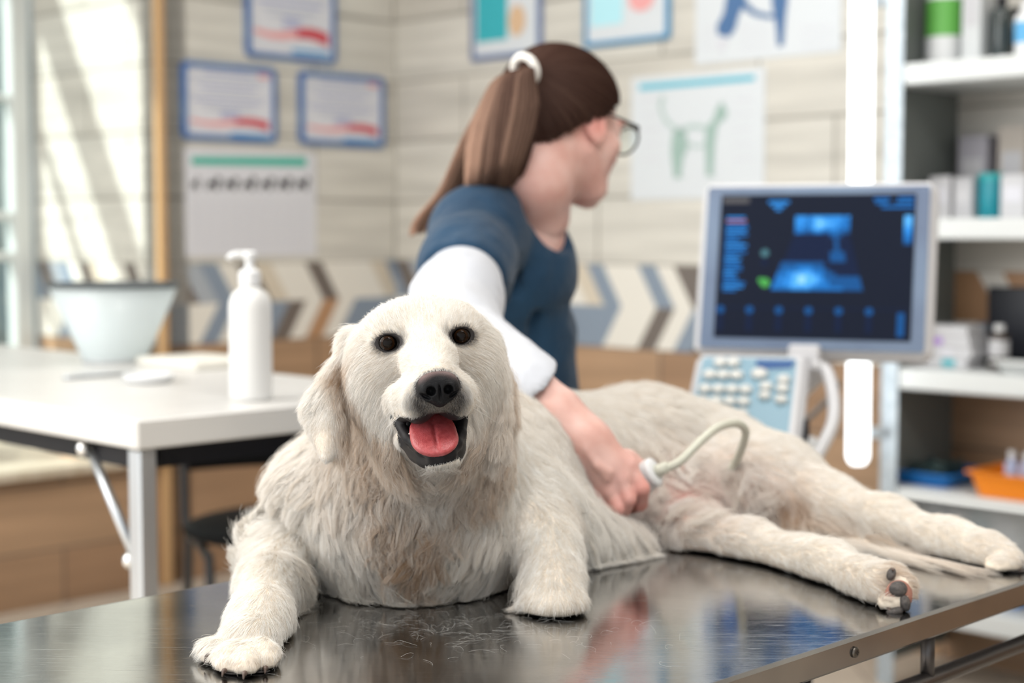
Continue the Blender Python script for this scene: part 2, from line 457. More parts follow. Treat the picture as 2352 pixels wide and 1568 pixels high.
m_ceil = mat('ceiling_white', (.74, .73, .71), rough=.8)
cc_ = [bead + BX * (REV + .05) - AX * 5.2, bead + BX * (REV + .05), corner + BX * .2 + AX * .2, corner - BX * 6.4 + AX * .2, bead - BX * 7.5 - AX * .5, bead - BX * 7.5 - AX * 5.2]
n_ = len(cc_); b = MB(); b.add([np.append(c[:2], WH) for c in cc_] + [np.append(c[:2], WH + .1) for c in cc_], [tuple(range(n_))[::-1], tuple(range(n_, 2 * n_))] + [(k, (k + 1) % n_, n_ + (k + 1) % n_, n_ + k) for k in range(n_)])
o = b.build('ceiling', m_ceil); o['kind'] = 'structure'

m_fill_panel = mat('light_panel', (.9, .9, .9), emit=(1, .98, .95), estr=2.5)  # unseen glowing panels added for overhead fill
for i_, (x_, y_) in enumerate(FILL_PANELS):
    e_ = empty('ceiling_light', np.array([x_, y_, 3.05]), ['square white light panel on the ceiling above the examination table', 'square white light panel on the ceiling above the ultrasound machine', 'square white light panel on the ceiling above the work desk'][i_], 'lamp', 'ceiling light panels')
    MB().box((x_, y_, 3.07), (.98, .98, .06), bev=.01).build('housing', m_frame, e_); MB().box((x_, y_, 3.038), (.90, .90, .006)).build('diffuser', m_fill_panel, e_)

# ------------------------------------------------------------------ things on the walls
m_paper = mat('paper', (.64, .64, .68), rough=.6); m_paper2 = mat('poster_paper', (.62, .65, .68), rough=.5)
m_blue = mottle(mat('frame_blue', (.02, .12, .36), rough=.35), (.015, .10, .34), (.10, .20, .38), 9)
m_ink = mat('print_grey', (.42, .45, .55), rough=.6); m_inkb = mat('print_blue', (.25, .28, .55), rough=.6); m_red = mat('print_red', (.55, .05, .07), rough=.6); m_pink = mat('print_pink', (.75, .35, .35), rough=.6)
m_sky = mat('print_sky', (.10, .35, .62), rough=.6); m_green = mat('print_green', (.02, .40, .30), rough=.6); m_black = mat('print_black', (.02, .02, .022), rough=.6); m_rule = mat('print_rule', (.60, .60, .65), rough=.6)
m_cyan = mat('print_cyan', (.06, .42, .55), rough=.6); m_navy = mat('print_navy', (.06, .14, .30), rough=.6); m_sage = mat('print_sage', (.30, .42, .38), rough=.6); m_sage2 = mat('print_sage_pale', (.40, .50, .48), rough=.6); m_teal = mat('print_teal', (.03, .38, .44), rough=.6); m_pale = mat('print_pale', (.42, .72, .80), rough=.6); m_tan = mat('print_tan', (.62, .42, .26), rough=.6); m_slate = mat('frame_slate', (.10, .15, .30), rough=.4); m_frameb = mat('frame_teal', (.03, .22, .42), rough=.4)
def wplane(on, axis, px0, px1, pyt, pyb):
    """a rectangle on a wall from its picture bounds: lower left corner, its two axes, width and height"""
    my = (pyt + pyb) / 2; p0, p1 = on(px0, my), on(px1, my); c = (px0 + px1) / 2
    return np.array([p0[0], p0[1], on(c, pyb)[2]]), np.array(axis), (p1 - p0) @ axis, on(c, pyt)[2] - on(c, pyb)[2]
def rrect(w, h, r, n=5, x=0, y=0):
    out = []
    for cx, cy, a in ((w - r, h - r, 0), (r, h - r, 90), (r, r, 180), (w - r, r, 270)):
        for k in range(n + 1): q = math.radians(a + 90 * k / n); out.append((x + cx + r * math.cos(q), y + cy + r * math.sin(q)))
    return out
def framed(name, on, axis, box, label, cat, group, fm, art, fw_=.018, r=.025, shade=False):
    o, ax, w, h = wplane(on, axis, *box); nrm = np.cross(ax, UP)      # out of the wall, towards the room
    e = empty(name, o + ax * w / 2, label, cat, group)
    out, inn = rrect(w, h, r), rrect(w - 2 * fw_, h - 2 * fw_, max(r - fw_, .006), x=fw_, y=fw_); n = len(out)
    v = []
    for lst, off in ((out, .001), (out, .012), (inn, .015), (inn, .006)): v += [o + ax * a + UP * b_ + nrm * off for a, b_ in lst]
    f = [(i * n + k, i * n + (k + 1) % n, (i + 1) * n + (k + 1) % n, (i + 1) * n + k) for i in range(3) for k in range(n)]
    MB().add(v, f).add([o + ax * a + UP * b_ + nrm * .001 for a, b_ in out], [tuple(range(n))]).build('frame', fm, e)
    b = MB(); b.poly(o, ax, UP, inn, .007)
    ms = art(b, o, ax, w, h)
    b.build('print', ms, e)
    return e
def cert(b, o, ax, w, h):
    for k in range(9):
        y = h * (.86 - k * .058); L = .26 + .06 * ((k * 7) % 4); b.rect(o, ax, UP, w * (.5 - L), y, w * (.5 + L * .9), y + h * .016, .0085, 1 if k % 3 else 2)
    for k in range(3): b.rect(o, ax, UP, w * .40, h * (.30 + .04 * k), w * .60, h * (.315 + .04 * k), .0085, 2)
    n = 14; up = [(w * (.09 + .82 * k / n), h * (.27 - .035 * math.sin(k / n * 6.0) + .02 * math.sin(k / n * 3.1))) for k in range(n + 1)]; lo = [(x, y - h * (.045 + .075 * k / n)) for k, (x, y) in enumerate(up)]
    for k in range(n): b.poly(o, ax, UP, [lo[k], lo[k + 1], up[k + 1], up[k]], .009, 4 if k < 8 else 3)
    b.rect(o, ax, UP, w * .5, h * .075, w * .92, h * .115, .0085, 5); b.rect(o, ax, UP, w * .80, h * .85, w * .92, h * .90, .0085, 4)
    return [m_paper, m_ink, m_inkb, m_red, m_pink, m_sky]
for bx, lab in (((560, 768, -110, 140), 'blue framed certificate hung alone above the pair'), ((413, 632, 148, 325), 'blue framed certificate above the calendar, next to the corner bead'), ((684, 880, 170, 336), 'blue framed certificate hung close to the room corner, lower of the blue ones')):
    framed('framed_certificate', onA, AX, bx, lab, 'certificate', 'blue framed certificates on the tiled wall', m_blue, cert)
def leaf1(b, o, ax, w, h):
    b.rect(o, ax, UP, w * .08, h * .12, w * .52, h * .95, .008, 1); b.poly(o, ax, UP, [(w * (.66 + .12 * math.cos(a)), h * (.23 + .10 * math.sin(a))) for a in np.linspace(0, 6.2, 14)], .009, 2)
    b.rect(o, ax, UP, w * .56, h * .42, w * .90, h * .9, .008, 3); return [m_paper2, m_teal, m_tan, m_sage2]
def leaf2(b, o, ax, w, h):
    b.rect(o, ax, UP, w * .08, h * .16, w * .46, h * .95, .008, 1); b.poly(o, ax, UP, [(w * (.68 + .15 * math.cos(a)), h * (.33 + .10 * math.sin(a))) for a in np.linspace(0, 6.2, 14)], .009, 2); return [m_paper2, m_pale, m_pink]
framed('framed_leaflet', onB, -BX, (1086, 1248, -230, 134), 'slate framed leaflet with a teal panel, on the wall above the ponytail', 'picture', 'framed leaflets on the back wall', m_slate, leaf1, .016, .012)
framed('framed_leaflet', onB, -BX, (1346, 1543, -200, 100), 'teal framed leaflet with a pale blue panel, beside the dog poster', 'picture', 'framed leaflets on the back wall', m_frameb, leaf2, .014, .012)
def poster(name, on, axis, box, label, cat, draw, mats):
    o, ax, w, h = wplane(on, axis, *box); nrm = np.cross(ax, UP)
    b = MB(); b.box(o + ax * w / 2 + UP * h / 2 + nrm * .002, (w, .003, h), np.stack([ax, -nrm, UP]))
    def P(px, py): q = on(px, py); return ((q - o) @ ax, q[2] - o[2])
    draw(b, o, ax, w, h, P); return tag(b.build(name, mats), label, cat)
def px_poly(b, o, ax, P, pts, m, off=.0045): b.poly(o, ax, UP, [P(*p) for p in pts], off, m)
def cat_art(b, o, ax, w, h, P):
    px_poly(b, o, ax, P, [(1470, 208), (1736, 185), (1736, 172), (1470, 194)], 1)
    px_poly(b, o, ax, P, [(1549, 400), (1543, 350), (1546, 306), (1560, 292), (1578, 304), (1582, 340), (1572, 362), (1566, 404), (1574, 408), (1549, 410)], 2)      # hind quarters
    px_poly(b, o, ax, P, [(1622, 330), (1622, 300), (1640, 272), (1656, 262), (1648, 300), (1644, 330), (1640, 400), (1646, 405), (1624, 405)], 2, .0047)                            # fore quarters
    px_poly(b, o, ax, P, [(1640, 282), (1646, 252), (1660, 232), (1666, 244), (1674, 258), (1668, 272), (1656, 282)], 2, .005)                                                     # head
    px_poly(b, o, ax, P, [(1556, 298), (1590, 284), (1630, 288), (1630, 298), (1592, 296), (1570, 306)], 3)
    px_poly(b, o, ax, P, [(1574, 330), (1600, 342), (1628, 334), (1628, 328), (1600, 334), (1576, 322)], 3)
    px_poly(b, o, ax, P, [(1550, 300), (1528, 282), (1514, 246), (1520, 218), (1530, 222), (1524, 248), (1536, 276), (1558, 294)], 3)
    for k in range(5):
        for x0, x1 in ((1476, 1518), (1688, 1730)): b.poly(o, ax, UP, [P(x0, 232 + 34 * k), P(x1, 229 + 34 * k), P(x1, 225 + 34 * k), P(x0, 228 + 34 * k)], .0045, 4)
poster('cat_poster', onB, -BX, (1452, 1757, 166, 456), 'white wall poster of a grey green cat under a cyan bar', 'poster', cat_art, [m_paper2, m_cyan, m_sage, m_sage2, m_rule])
def dog_art(b, o, ax, w, h, P):
    px_poly(b, o, ax, P, [(1650, 80), (1648, 60), (1664, 30), (1672, -20), (1668, -70), (1712, -80), (1716, 0), (1700, 34), (1690, 70), (1676, 86)], 1)
    px_poly(b, o, ax, P, [(1788, 108), (1784, 60), (1776, 20), (1770, -60), (1812, -70), (1812, 0), (1806, 50), (1802, 104)], 1, .0047)
    px_poly(b, o, ax, P, [(1712, 0), (1740, 26), (1776, 34), (1800, 20), (1800, 36), (1770, 44), (1736, 38), (1708, 20)], 1, .005)
    px_poly(b, o, ax, P, [(1650, -60), (1812, -60), (1830, -120), (1640, -110)], 1, .0052)
    px_poly(b, o, ax, P, [(1650, 88), (1676, 90), (1662, 120), (1650, 116)], 2)
    for k in range(3):
        for x0, x1 in ((1616, 1640), (1840, 1916), (1700, 1770)): b.poly(o, ax, UP, [P(x0, 66 + 22 * k), P(x1, 64 + 22 * k), P(x1, 60 + 22 * k), P(x0, 62 + 22 * k)], .0045, 2)
poster('dog_poster', onB, -BX, (1600, 1936, -330, 134), 'large white wall poster with the legs of a navy dog', 'poster', dog_art, [m_paper2, m_navy, m_rule])
def cal_art(b, o, ax, w, h, P):
    px_poly(b, o, ax, P, [(438, 378), (702, 382), (702, 362), (438, 360)], 1)
    r = random.Random(3)
    for k in range(7):
        x = 446 + 41 * k; s = 1.2 if k else .7
        px_poly(b, o, ax, P, [(x - 13 * s, 436), (x - 11 * s, 420 - r.random() * 8), (x - 2, 414), (x + 4, 420), (x + 9 * s, 405 - r.random() * 6), (x + 15 * s, 412), (x + 11 * s, 424), (x + 10 * s, 438), (x + 5 * s, 438), (x + 3, 428), (x - 7 * s, 429), (x - 8 * s, 437)], 2)
    for k in range(8):
        for q in range(9): x = 444 + 30 * q; y = 466 + 14 * k; px_poly(b, o, ax, P, [(x, y + 5), (x + 18, y + 5), (x + 18, y), (x, y)], 3)
poster('wall_calendar', onA, AX, (424, 724, 346, 588), 'white sheet with a green bar and a row of black animal silhouettes', 'calendar', cal_art, [m_paper, m_green, m_black, m_rule])
# ------------------------------------------------------------------ steel examination table
m_steel = mat('brushed_steel', (.50, .50, .50), rough=.22, metal=1)
t = m_steel.node_tree
_tc3 = nd(t, 'ShaderNodeTexCoord'); _mp3 = nd(t, 'ShaderNodeMapping'); _mp3.inputs['Scale'].default_value = (1, 1, 1)
t.links.new(_tc3.outputs['Object'], _mp3.inputs[0])
_n1 = nd(t, 'ShaderNodeTexNoise', Scale=7.0, Detail=5.0); t.links.new(_mp3.outputs[0], _n1.inputs['Vector'])
_rr = nd(t, 'ShaderNodeMapRange'); _rr.inputs['From Min'].default_value = .3; _rr.inputs['From Max'].default_value = .7; _rr.inputs['To Min'].default_value = .035; _rr.inputs['To Max'].default_value = .11
t.links.new(_n1.outputs['Fac'], _rr.inputs['Value']); t.links.new(_rr.outputs[0], bsdf(m_steel).inputs['Roughness'])
_mp4 = nd(t, 'ShaderNodeMapping'); _mp4.inputs['Rotation'].default_value = (0, 0, math.radians(20)); _mp4.inputs['Scale'].default_value = (30, 900, 30)
t.links.new(_tc3.outputs['Object'], _mp4.inputs[0])
_n2 = nd(t, 'ShaderNodeTexNoise', Scale=1.0, Detail=3.0); t.links.new(_mp4.outputs[0], _n2.inputs['Vector'])
_bp = nd(t, 'ShaderNodeBump', Strength=.10, Distance=.0004); t.links.new(_n2.outputs['Fac'], _bp.inputs['Height']); t.links.new(_bp.outputs[0], bsdf(m_steel).inputs['Normal'])
_cr = nd(t, 'ShaderNodeValToRGB'); _cr.color_ramp.elements[0].color = (.31, .315, .32, 1); _cr.color_ramp.elements[1].color = (.50, .50, .495, 1)
_cr.color_ramp.elements[0].position = .35; _cr.color_ramp.elements[1].position = .65
t.links.new(_n1.outputs['Fac'], _cr.inputs[0])
_prev = _cr.outputs[0]
for ang_, sc_, lo_, hi_ in ((18, (9, 520, 9), .60, .72), (-35, (14, 700, 14), .64, .74), (62, (12, 620, 12), .66, .75), (5, (40, 160, 40), .62, .78)):   # fine scratches
    _mq = nd(t, 'ShaderNodeMapping'); _mq.inputs['Rotation'].default_value = (0, 0, math.radians(ang_)); _mq.inputs['Scale'].default_value = sc_
    t.links.new(_tc3.outputs['Object'], _mq.inputs[0]); _nq = nd(t, 'ShaderNodeTexNoise', Scale=1.0, Detail=2.0); t.links.new(_mq.outputs[0], _nq.inputs['Vector'])
    _rq = nd(t, 'ShaderNodeMapRange'); _rq.inputs['From Min'].default_value = lo_; _rq.inputs['From Max'].default_value = hi_; _rq.inputs['To Min'].default_value = 0; _rq.inputs['To Max'].default_value = .13; t.links.new(_nq.outputs['Fac'], _rq.inputs['Value'])
    _xq = nd(t, 'ShaderNodeMix'); _xq.data_type = 'RGBA'; t.links.new(_rq.outputs[0], _xq.inputs[0]); t.links.new(_prev, _xq.inputs[6]); _xq.inputs[7].default_value = (.86, .87, .88, 1); _prev = _xq.outputs[2]
    _ad = nd(t, 'ShaderNodeMath', operation='MULTIPLY_ADD'); t.links.new(_rq.outputs[0], _ad.inputs[0]); _ad.inputs[1].default_value = .8; t.links.new(bsdf(m_steel).inputs['Roughness'].links[0].from_socket, _ad.inputs[2]); t.links.new(_ad.outputs[0], bsdf(m_steel).inputs['Roughness'])
t.links.new(_prev, bsdf(m_steel).inputs['Base Color'])
m_tube = mat('dark_steel_tube', (.055, .05, .05), rough=.32, metal=.6)
m_edge = mottle(mat('edge_steel', (.4, .4, .4), rough=.16, metal=1), (.30, .30, .31), (.42, .42, .42), 6)
A0, A1, B0, B1 = .45, 1.875, .757, 1.345                # the table's extent along the room axes
def tb(a, b, z): return AX * a + BX * b + np.array([0, 0, z])
RA = np.stack([AX, BX, UP])
table = empty('examination_table', tb((A0 + A1) / 2, (B0 + B1) / 2, 0), 'stainless steel veterinary examination table the dog lies on', 'table')
b = MB(); b.box(tb((A0 + A1) / 2, (B0 + B1) / 2, TABLE_Z - .012), (A1 - A0, B1 - B0, .024), RA, bev=.004)
b.build('tabletop', m_steel, table, angle=20)
for (c, s) in ((tb((A0 + A1) / 2, B0 - .001, TABLE_Z - .011), (A1 - A0, .006, .026)), (tb((A0 + A1) / 2, B1 + .001, TABLE_Z - .014), (A1 - A0, .006, .026)), (tb(A0 - .001, (B0 + B1) / 2, TABLE_Z - .014), (.006, B1 - B0, .026)), (tb(A1 + .001, (B0 + B1) / 2, TABLE_Z - .014), (.006, B1 - B0, .026))):
    MB().box(c, s, RA, bev=.0029).build('table_edge', m_edge, table, angle=25)
b = MB(); sc = T(1968, 1501, TABLE_Z - .012); sc = sc + (-BX) * ((-(B0 - .0042)) + (sc @ BX)) 
sc = tb(sc @ AX, B0 - .004, TABLE_Z - .011); b.lathe(sc, [(.005, 0), (.005, .0016), (.0035, .0028), (.001, .003)], 20, ax=-BX)
sn = b.build('screw', mat('screw', (.10, .09, .08), rough=.4, metal=1), table, smooth=True)
b = MB()
for k in (0, 1): b.box(sc - BX * .0030, (.0042 if k else .001, .0006, .001 if k else .0042), RA)
b.build('screw_slot', mat('screw_slot', (.01, .01, .01)), sn)
zr = TABLE_Z - .072
for a in (.62, .90, 1.13, 1.34, 1.56, 1.78):
    MB().tube([tb(a, B0 + .014, TABLE_Z - .024), tb(a, B0 + .014, zr)], .007, 12).build('rail_post', m_tube, table, smooth=True)
MB().tube([tb(A0 + .03, B0 + .014, zr), tb(A1 - .03, B0 + .014, zr)], .0085, 14).build('side_rail', m_tube, table, smooth=True)
MB().tube([tb(A0 + .03, B1 - .014, zr), tb(A1 - .03, B1 - .014, zr)], .0085, 14).build('side_rail', m_tube, table, smooth=True)
for a in (A0 + .08, A1 - .08):
    for bb in (B0 + .05, B1 - .05): MB().box(tb(a, bb, (TABLE_Z - .024) / 2), (.035, .035, TABLE_Z - .024), RA, bev=.004).build('leg', m_tube, table)
    MB().box(tb(a, (B0 + B1) / 2, TABLE_Z - .045), (.03, B1 - B0 - .06, .03), RA, bev=.003).build('cross_bar', m_tube, table)
    MB().box(tb(a, (B0 + B1) / 2, .14), (.03, B1 - B0 - .1, .03), RA, bev=.003).build('cross_bar', m_tube, table)
# ------------------------------------------------------------------ white work desk and what stands on it
DZ = .86; C0 = T(315, 965, DZ); DW, DL = .60, 1.75
def dk(a, b_, z): q = C0 + AX * a + BX * b_; return np.array([q[0], q[1], z])
m_desk = mottle(mat('desk_laminate', (.78, .76, .73), rough=.3), (.54, .53, .51), (.61, .60, .58), 3); m_alu = mat('aluminium', (.55, .58, .61), rough=.35, metal=.9); m_blackp = mat('black_profile', (.010, .010, .012), rough=.5, spec=.2); m_chrome = mat('chrome', (.75, .75, .75), rough=.12, metal=1)
desk = empty('work_desk', dk(DW / 2, DL / 2, 0), 'white topped work desk on aluminium legs by the window', 'desk')
MB().box(dk(DW / 2, DL / 2, DZ - .022), (DW, DL, .044), RA, bev=.003).build('desktop', m_desk, desk)
for s in ((.04, DL / 2, .025, DL - .1), (DW - .04, DL / 2, .025, DL - .1)): MB().box(dk(s[0], s[1], DZ - .062), (s[2], s[3], .034), RA).build('apron', m_blackp, desk)
for bb in (.05, DL - .05): MB().box(dk(DW / 2, bb, DZ - .062), (DW - .12, .025, .034), RA).build('apron', m_blackp, desk)
for a in (.026, DW - .026):
    for bb in (.030, DL - .030):
        MB().box(dk(a, bb, (DZ - .045) / 2), (.032, .032, DZ - .045), RA, bev=.004).build('leg', m_alu, desk)
        s = 1 if bb < 1 else -1
        o = MB().tube([dk(a, bb + s * .15, DZ - .06), dk(a, bb + s * .022, DZ - .215)], .0075, 10).build('brace', m_alu, desk, smooth=True)
        for p in (dk(a, bb + s * .15, DZ - .06), dk(a, bb + s * .022, DZ - .215)): MB().lathe(p + -AX * .012, [(.002, -.006), (.011, -.004), (.012, .004), (.004, .009)], 14, ax=-AX).build('bolt', m_chrome, o, smooth=True)
m_white = mat('white_plastic', (.68, .69, .70), rough=.35, sss=0)
m_bottle = mat('bottle_plastic', (.66, .66, .65), rough=.4)
bp = T(577, 918, DZ)
bot = empty('pump_bottle', bp, 'tall white pump bottle standing on the desk', 'bottle')
MB().lathe(bp, [(.001, 0), (.031, .0), (.0345, .004), (.0345, .148), (.0335, .160), (.029, .172), (.019, .180), (.0155, .184), (.0155, .190)], 40).build('bottle_body', m_bottle, bot, angle=40)
pump = MB().lathe(bp, [(.0175, .187), (.0175, .207), (.0125, .212), (.0075, .214), (.0075, .228), (.012, .230), (.0125, .238), (.010, .241), (.001, .242)], 28).build('pump', m_white, bot, angle=40)
nz = unit((-1, -.25, 0)); MB().tube([bp + UP * .2355, bp + UP * .2355 + nz * .022, bp + UP * .2335 + nz * .030, bp + UP * .227 + nz * .034], [.0065, .006, .005, .0042], 12).build('nozzle', m_white, pump, smooth=True)
m_cone = bpy.data.materials.new('cone_plastic'); m_cone.use_nodes = True; t = m_cone.node_tree
_b = bsdf(m_cone); _b.inputs['Base Color'].default_value = (.78, .83, .84, 1); _b.inputs['Roughness'].default_value = .25
_t = nd(t, 'ShaderNodeBsdfTranslucent', Color=(.80, .86, .87, 1)); _tp = nd(t, 'ShaderNodeBsdfTransparent'); _m = nd(t, 'ShaderNodeMixShader', Fac=.45); _m2 = nd(t, 'ShaderNodeMixShader', Fac=.12)
t.links.new(_b.outputs[0], _m.inputs[1]); t.links.new(_t.outputs[0], _m.inputs[2]); t.links.new(_m.outputs[0], _m2.inputs[1]); t.links.new(_tp.outputs[0], _m2.inputs[2]); t.links.new(_m2.outputs[0], t.nodes['Material Output'].inputs[0])
cp = T(264, 832, DZ); cone = empty('recovery_cone', cp, 'translucent white pet recovery cone standing wide end up on the desk', 'pet cone')
MB().lathe(cp, [(.063, .002), (.134, .162), (.1325, .162), (.0615, .002)], 56, caps=False).build('cone_wall', m_cone, cone, smooth=True)
MB().lathe(cp, [(.1335, .157), (.137, .160), (.137, .166), (.132, .167), (.131, .160)], 56, caps=False).build('rim', mat('cone_rim', (.06, .07, .075), rough=.5), cone, smooth=True)
MB().lathe(cp, [(.060, .0), (.0655, .0), (.0665, .010), (.061, .010)], 48, caps=False).build('neck_band', mat('cone_band', (.45, .47, .48), rough=.5), cone, smooth=True)
dp = T(342, 878, DZ); MBd = MB().lathe(dp, [(.012, .0), (.036, .0), (.044, .006), (.046, .016), (.043, .016), (.040, .008), (.012, .004)], 36)
tag(MBd.build('shallow_dish', m_white, smooth=True), 'small shallow white dish lying on the desk beside the pump bottle', 'dish')
tw = T(225, 866, DZ)
e = MB().tube(catmull([tw + AX * -.07 + UP * .004, tw + UP * .006 + BX * .006, tw + AX * .075 + UP * .004], 5), .004, 8).tube(catmull([tw + AX * -.07 + UP * .004, tw + UP * .006 - BX * .008, tw + AX * .075 + UP * .004], 5), .004, 8)
tag(e.build('tweezers', m_alu, smooth=True), 'thin grey metal tweezers lying on the desk before the cone', 'tweezers')
sp_ = T(455, 838, DZ); tag(MB().box(sp_ + UP * .008, (.16, .22, .016), RA, bev=.003).build('paper_pad', mat('pad_paper', (.72, .70, .64), rough=.7)), 'cream paper pad on the far side of the desk', 'pad')

# chair
chf, chr_ = unit((.33, -.94, 0)), unit((.94, .33, 0)); chc = np.array([-.785, 3.70, 0]) + chr_ * .21 + chf * .19
m_chair = mat('chair_black', (.006, .006, .0065), rough=.6, spec=.12); m_chm = mat('chair_metal', (.02, .02, .022), rough=.4)
RC = np.stack([chr_, -chf, UP])
def ch(r, f, z): return chc + chr_ * r + chf * f + UP * z
chair = empty('office_chair', chc, 'black padded chair with a metal frame behind the desk', 'chair')
f = Field(chc + np.array([-.3, -.3, .40]), chc + np.array([.3, .3, .52]), .008); f.ell(ch(0, .0, .455), (.235, .225, .034), RC, .01); v, q = f.skin(); mesh('seat', v, q, m_chair, chair)
b = MB(); n = 10
for i in range(n + 1):
    x = -.21 + .42 * i / n; c = -.03 * (1 - (x / .21) ** 2)
    b.v.append(np.array([ch(x, -.20 + c + o, z) for z in (.565, .585, .64, .665) for o in (-.012 if z in (.565, .665) else -.02, .012 if z in (.565, .665) else .02)])); 
b.n = 8 * (n + 1)
for i in range(n):
    k = 8 * i; l = [0, 2, 4, 6, 7, 5, 3, 1]
    for a_, c_ in zip(l, l[1:] + l[:1]): b.f.append((k + a_, k + c_, k + 8 + c_, k + 8 + a_)); b.m.append(0)
b.f += [(0, 2, 4, 6, 7, 5, 3, 1), tuple(x + 8 * n for x in (1, 3, 5, 7, 6, 4, 2, 0))]; b.m += [0, 0]
b.build('backrest', m_chair, chair, smooth=True, angle=50)
for s in (-1, 1):
    MB().tube(catmull([ch(s * .205, -.195, .64), ch(s * .205, -.19, .52), ch(s * .205, -.17, .44), ch(s * .20, -.10, .425)], 6), .011, 10).build('back_post', m_chm, chair, smooth=True)
    MB().tube(catmull([ch(s * .20, -.16, .43), ch(s * .20, -.19, .30), ch(s * .215, -.23, .008)], 6), .011, 10).build('leg', m_chm, chair, smooth=True)
    MB().tube(catmull([ch(s * .20, -.10, .425), ch(s * .20, .10, .425), ch(s * .20, .17, .38), ch(s * .21, .22, .008)], 6), .011, 10).build('leg', m_chm, chair, smooth=True)

# ------------------------------------------------------------------ ultrasound machine
m_shell = mat('machine_shell', (.58, .58, .60), rough=.4); m_bez = mottle(mat('bezel_blue_grey', (.12, .17, .26), rough=.35), (.11, .15, .24), (.15, .21, .31), 6); m_scr = mat('screen_black', (.006, .008, .014), rough=.5, spec=.04, emit=(.006, .008, .016), estr=1)
us = empty('ultrasound_machine', np.array([.43, 3.0, 0]), 'white ultrasound machine on wheels with a lit blue screen', 'ultrasound machine')
psi, al = math.radians(20), math.radians(13)
mn = np.array([-math.sin(psi) * math.cos(al), -math.cos(psi) * math.cos(al), math.sin(al)]); mu = np.array([math.cos(psi), -math.sin(psi), 0]); mv = np.cross(mn, mu)
if mv[2] < 0: mv = -mv
mc = W(1868, 618, 2.78); RM = np.stack([mu, mv, mn]); MW, MH = .418, .318
mon = MB().box(mc - mn * .022, (MW, MH, .05), RM, bev=.014).build('monitor', m_shell, us)
b = MB(); o_ = mc - mu * MW / 2 - mv * MH / 2
b.poly(o_, mu, mv, rrect(MW - .024, MH - .022, .006, x=.012, y=.013), .0045); b.build('bezel', m_bez, mon)
SW, SH = .345, .262; so = mc - mu * SW / 2 - mv * SH / 2 + mu * .001 + mv * .004
blues = [(.006, .014, .045), (.008, .085, .27), (.012, .16, .50), (.03, .27, .75), (.10, .45, .95), (.35, .72, 1.0)]
mats = [m_scr] + [mat('screen_blue', (.004, .004, .006), rough=.5, spec=.05, emit=c, estr=1.0) for c in blues] + [mat('screen_green', (.01, .02, .01), emit=(.02, .32, .03), estr=1), mat('screen_red', (.02, .01, .01), emit=(.35, .08, .10), estr=1), mat('screen_teal', (.01, .02, .02), emit=(.01, .12, .16), estr=1), mat('screen_grey', (.01, .01, .01), emit=(.035, .035, .045), estr=1)]
b = MB(); b.rect(so, mu, mv, 0, 0, SW, SH, .0055, 0)
def S(u0, v0, u1, v1, m, off=.0063): b.rect(so, mu, mv, u0 * SW, (1 - v1) * SH, u1 * SW, (1 - v0) * SH, off, m)
S(.01, .02, .15, .06, 10)
r_ = random.Random(5)
for k in range(22): 
    v0 = .155 + k * .0242; S(.035, v0, .035 + .06 + .06 * r_.random(), v0 + .015, 8 if k == 1 else (3 if k % 4 else 4))
for k in range(3): S(.25 + .02 * k, .045 + .026 * k, .36 - .02 * k, .062 + .026 * k, 4)
for u0, u1, v0 in ((.79, .87, .03), (.91, .99, .025), (.80, .86, .055), (.90, .985, .052), (.83, .99, .085)): S(u0, v0, u1, v0 + .016, 3)
def fan(uL0, uR0, v0, uL1, uR1, v1, fn, nu=14, nv=8):
    for i in range(nu):
        for j in range(nv):
            def pt(i, j): q = j / nv; a = uL0 + (uL1 - uL0) * q; c = uR0 + (uR1 - uR0) * q; return ((a + (c - a) * i / nu) * SW, (1 - (v0 + (v1 - v0) * q)) * SH)
            k = fn((i + .5) / nu, (j + .5) / nv); k = int(min(max(k, 0), 5))
            b.poly(so, mu, mv, [pt(i, j + 1), pt(i + 1, j + 1), pt(i + 1, j), pt(i, j)], .0063, 1 + k)
fan(.395, .675, .15, .395, .675, .275, lambda u, v: 3.3 + 2.0 * math.exp(-((u - .5) / .2) ** 2 - ((v - .5) / .3) ** 2) - 1.6 * v * v + .5 * math.sin(u * 19))
fan(.395, .675, .275, .345, .715, .47, lambda u, v: .3 + 1.4 * math.exp(-((u - .75) / .12) ** 2) - .6 * math.exp(-((v - .4) / .3) ** 2))
fan(.335, .715, .47, .285, .755, .665, lambda u, v: 2.1 + 3.6 * math.exp(-((u - .33) / .22) ** 2 - ((v - .6) / .33) ** 2) - 1.2 * (u > .6) * (1 - v) - .9 * (1 - v))
for k in range(8): S(.945, .15 + .025 * k, .985, .175 + .025 * k, [5, 5, 5, 4, 4, 3, 3, 2][k])
def disc(u, v, r, m): b.poly(so, mu, mv, [(u * SW + r * math.cos(a), (1 - v) * SH + r * math.sin(a)) for a in np.linspace(0, 6.283, 15)[:-1]], .0064, m)
disc(.255, .617, .0085, 7); disc(.232, .60, .005, 7); disc(.246, .41, .007, 9); disc(.246, .475, .006, 1)
for k in range(6): disc(.03 + .152 * k, .805, .007, 2); S(.015 + .152 * k, .83, .045 + .152 * k, .95, 1)
S(.93, .81, .965, .97, 2); S(.0, .785, .98, .792, 1)
b.build('screen', mats, mon)
MB().box(W(1848, 812, 2.735), (.055, .03, .02), RM, bev=.004).build('monitor_tab', m_shell, mon)
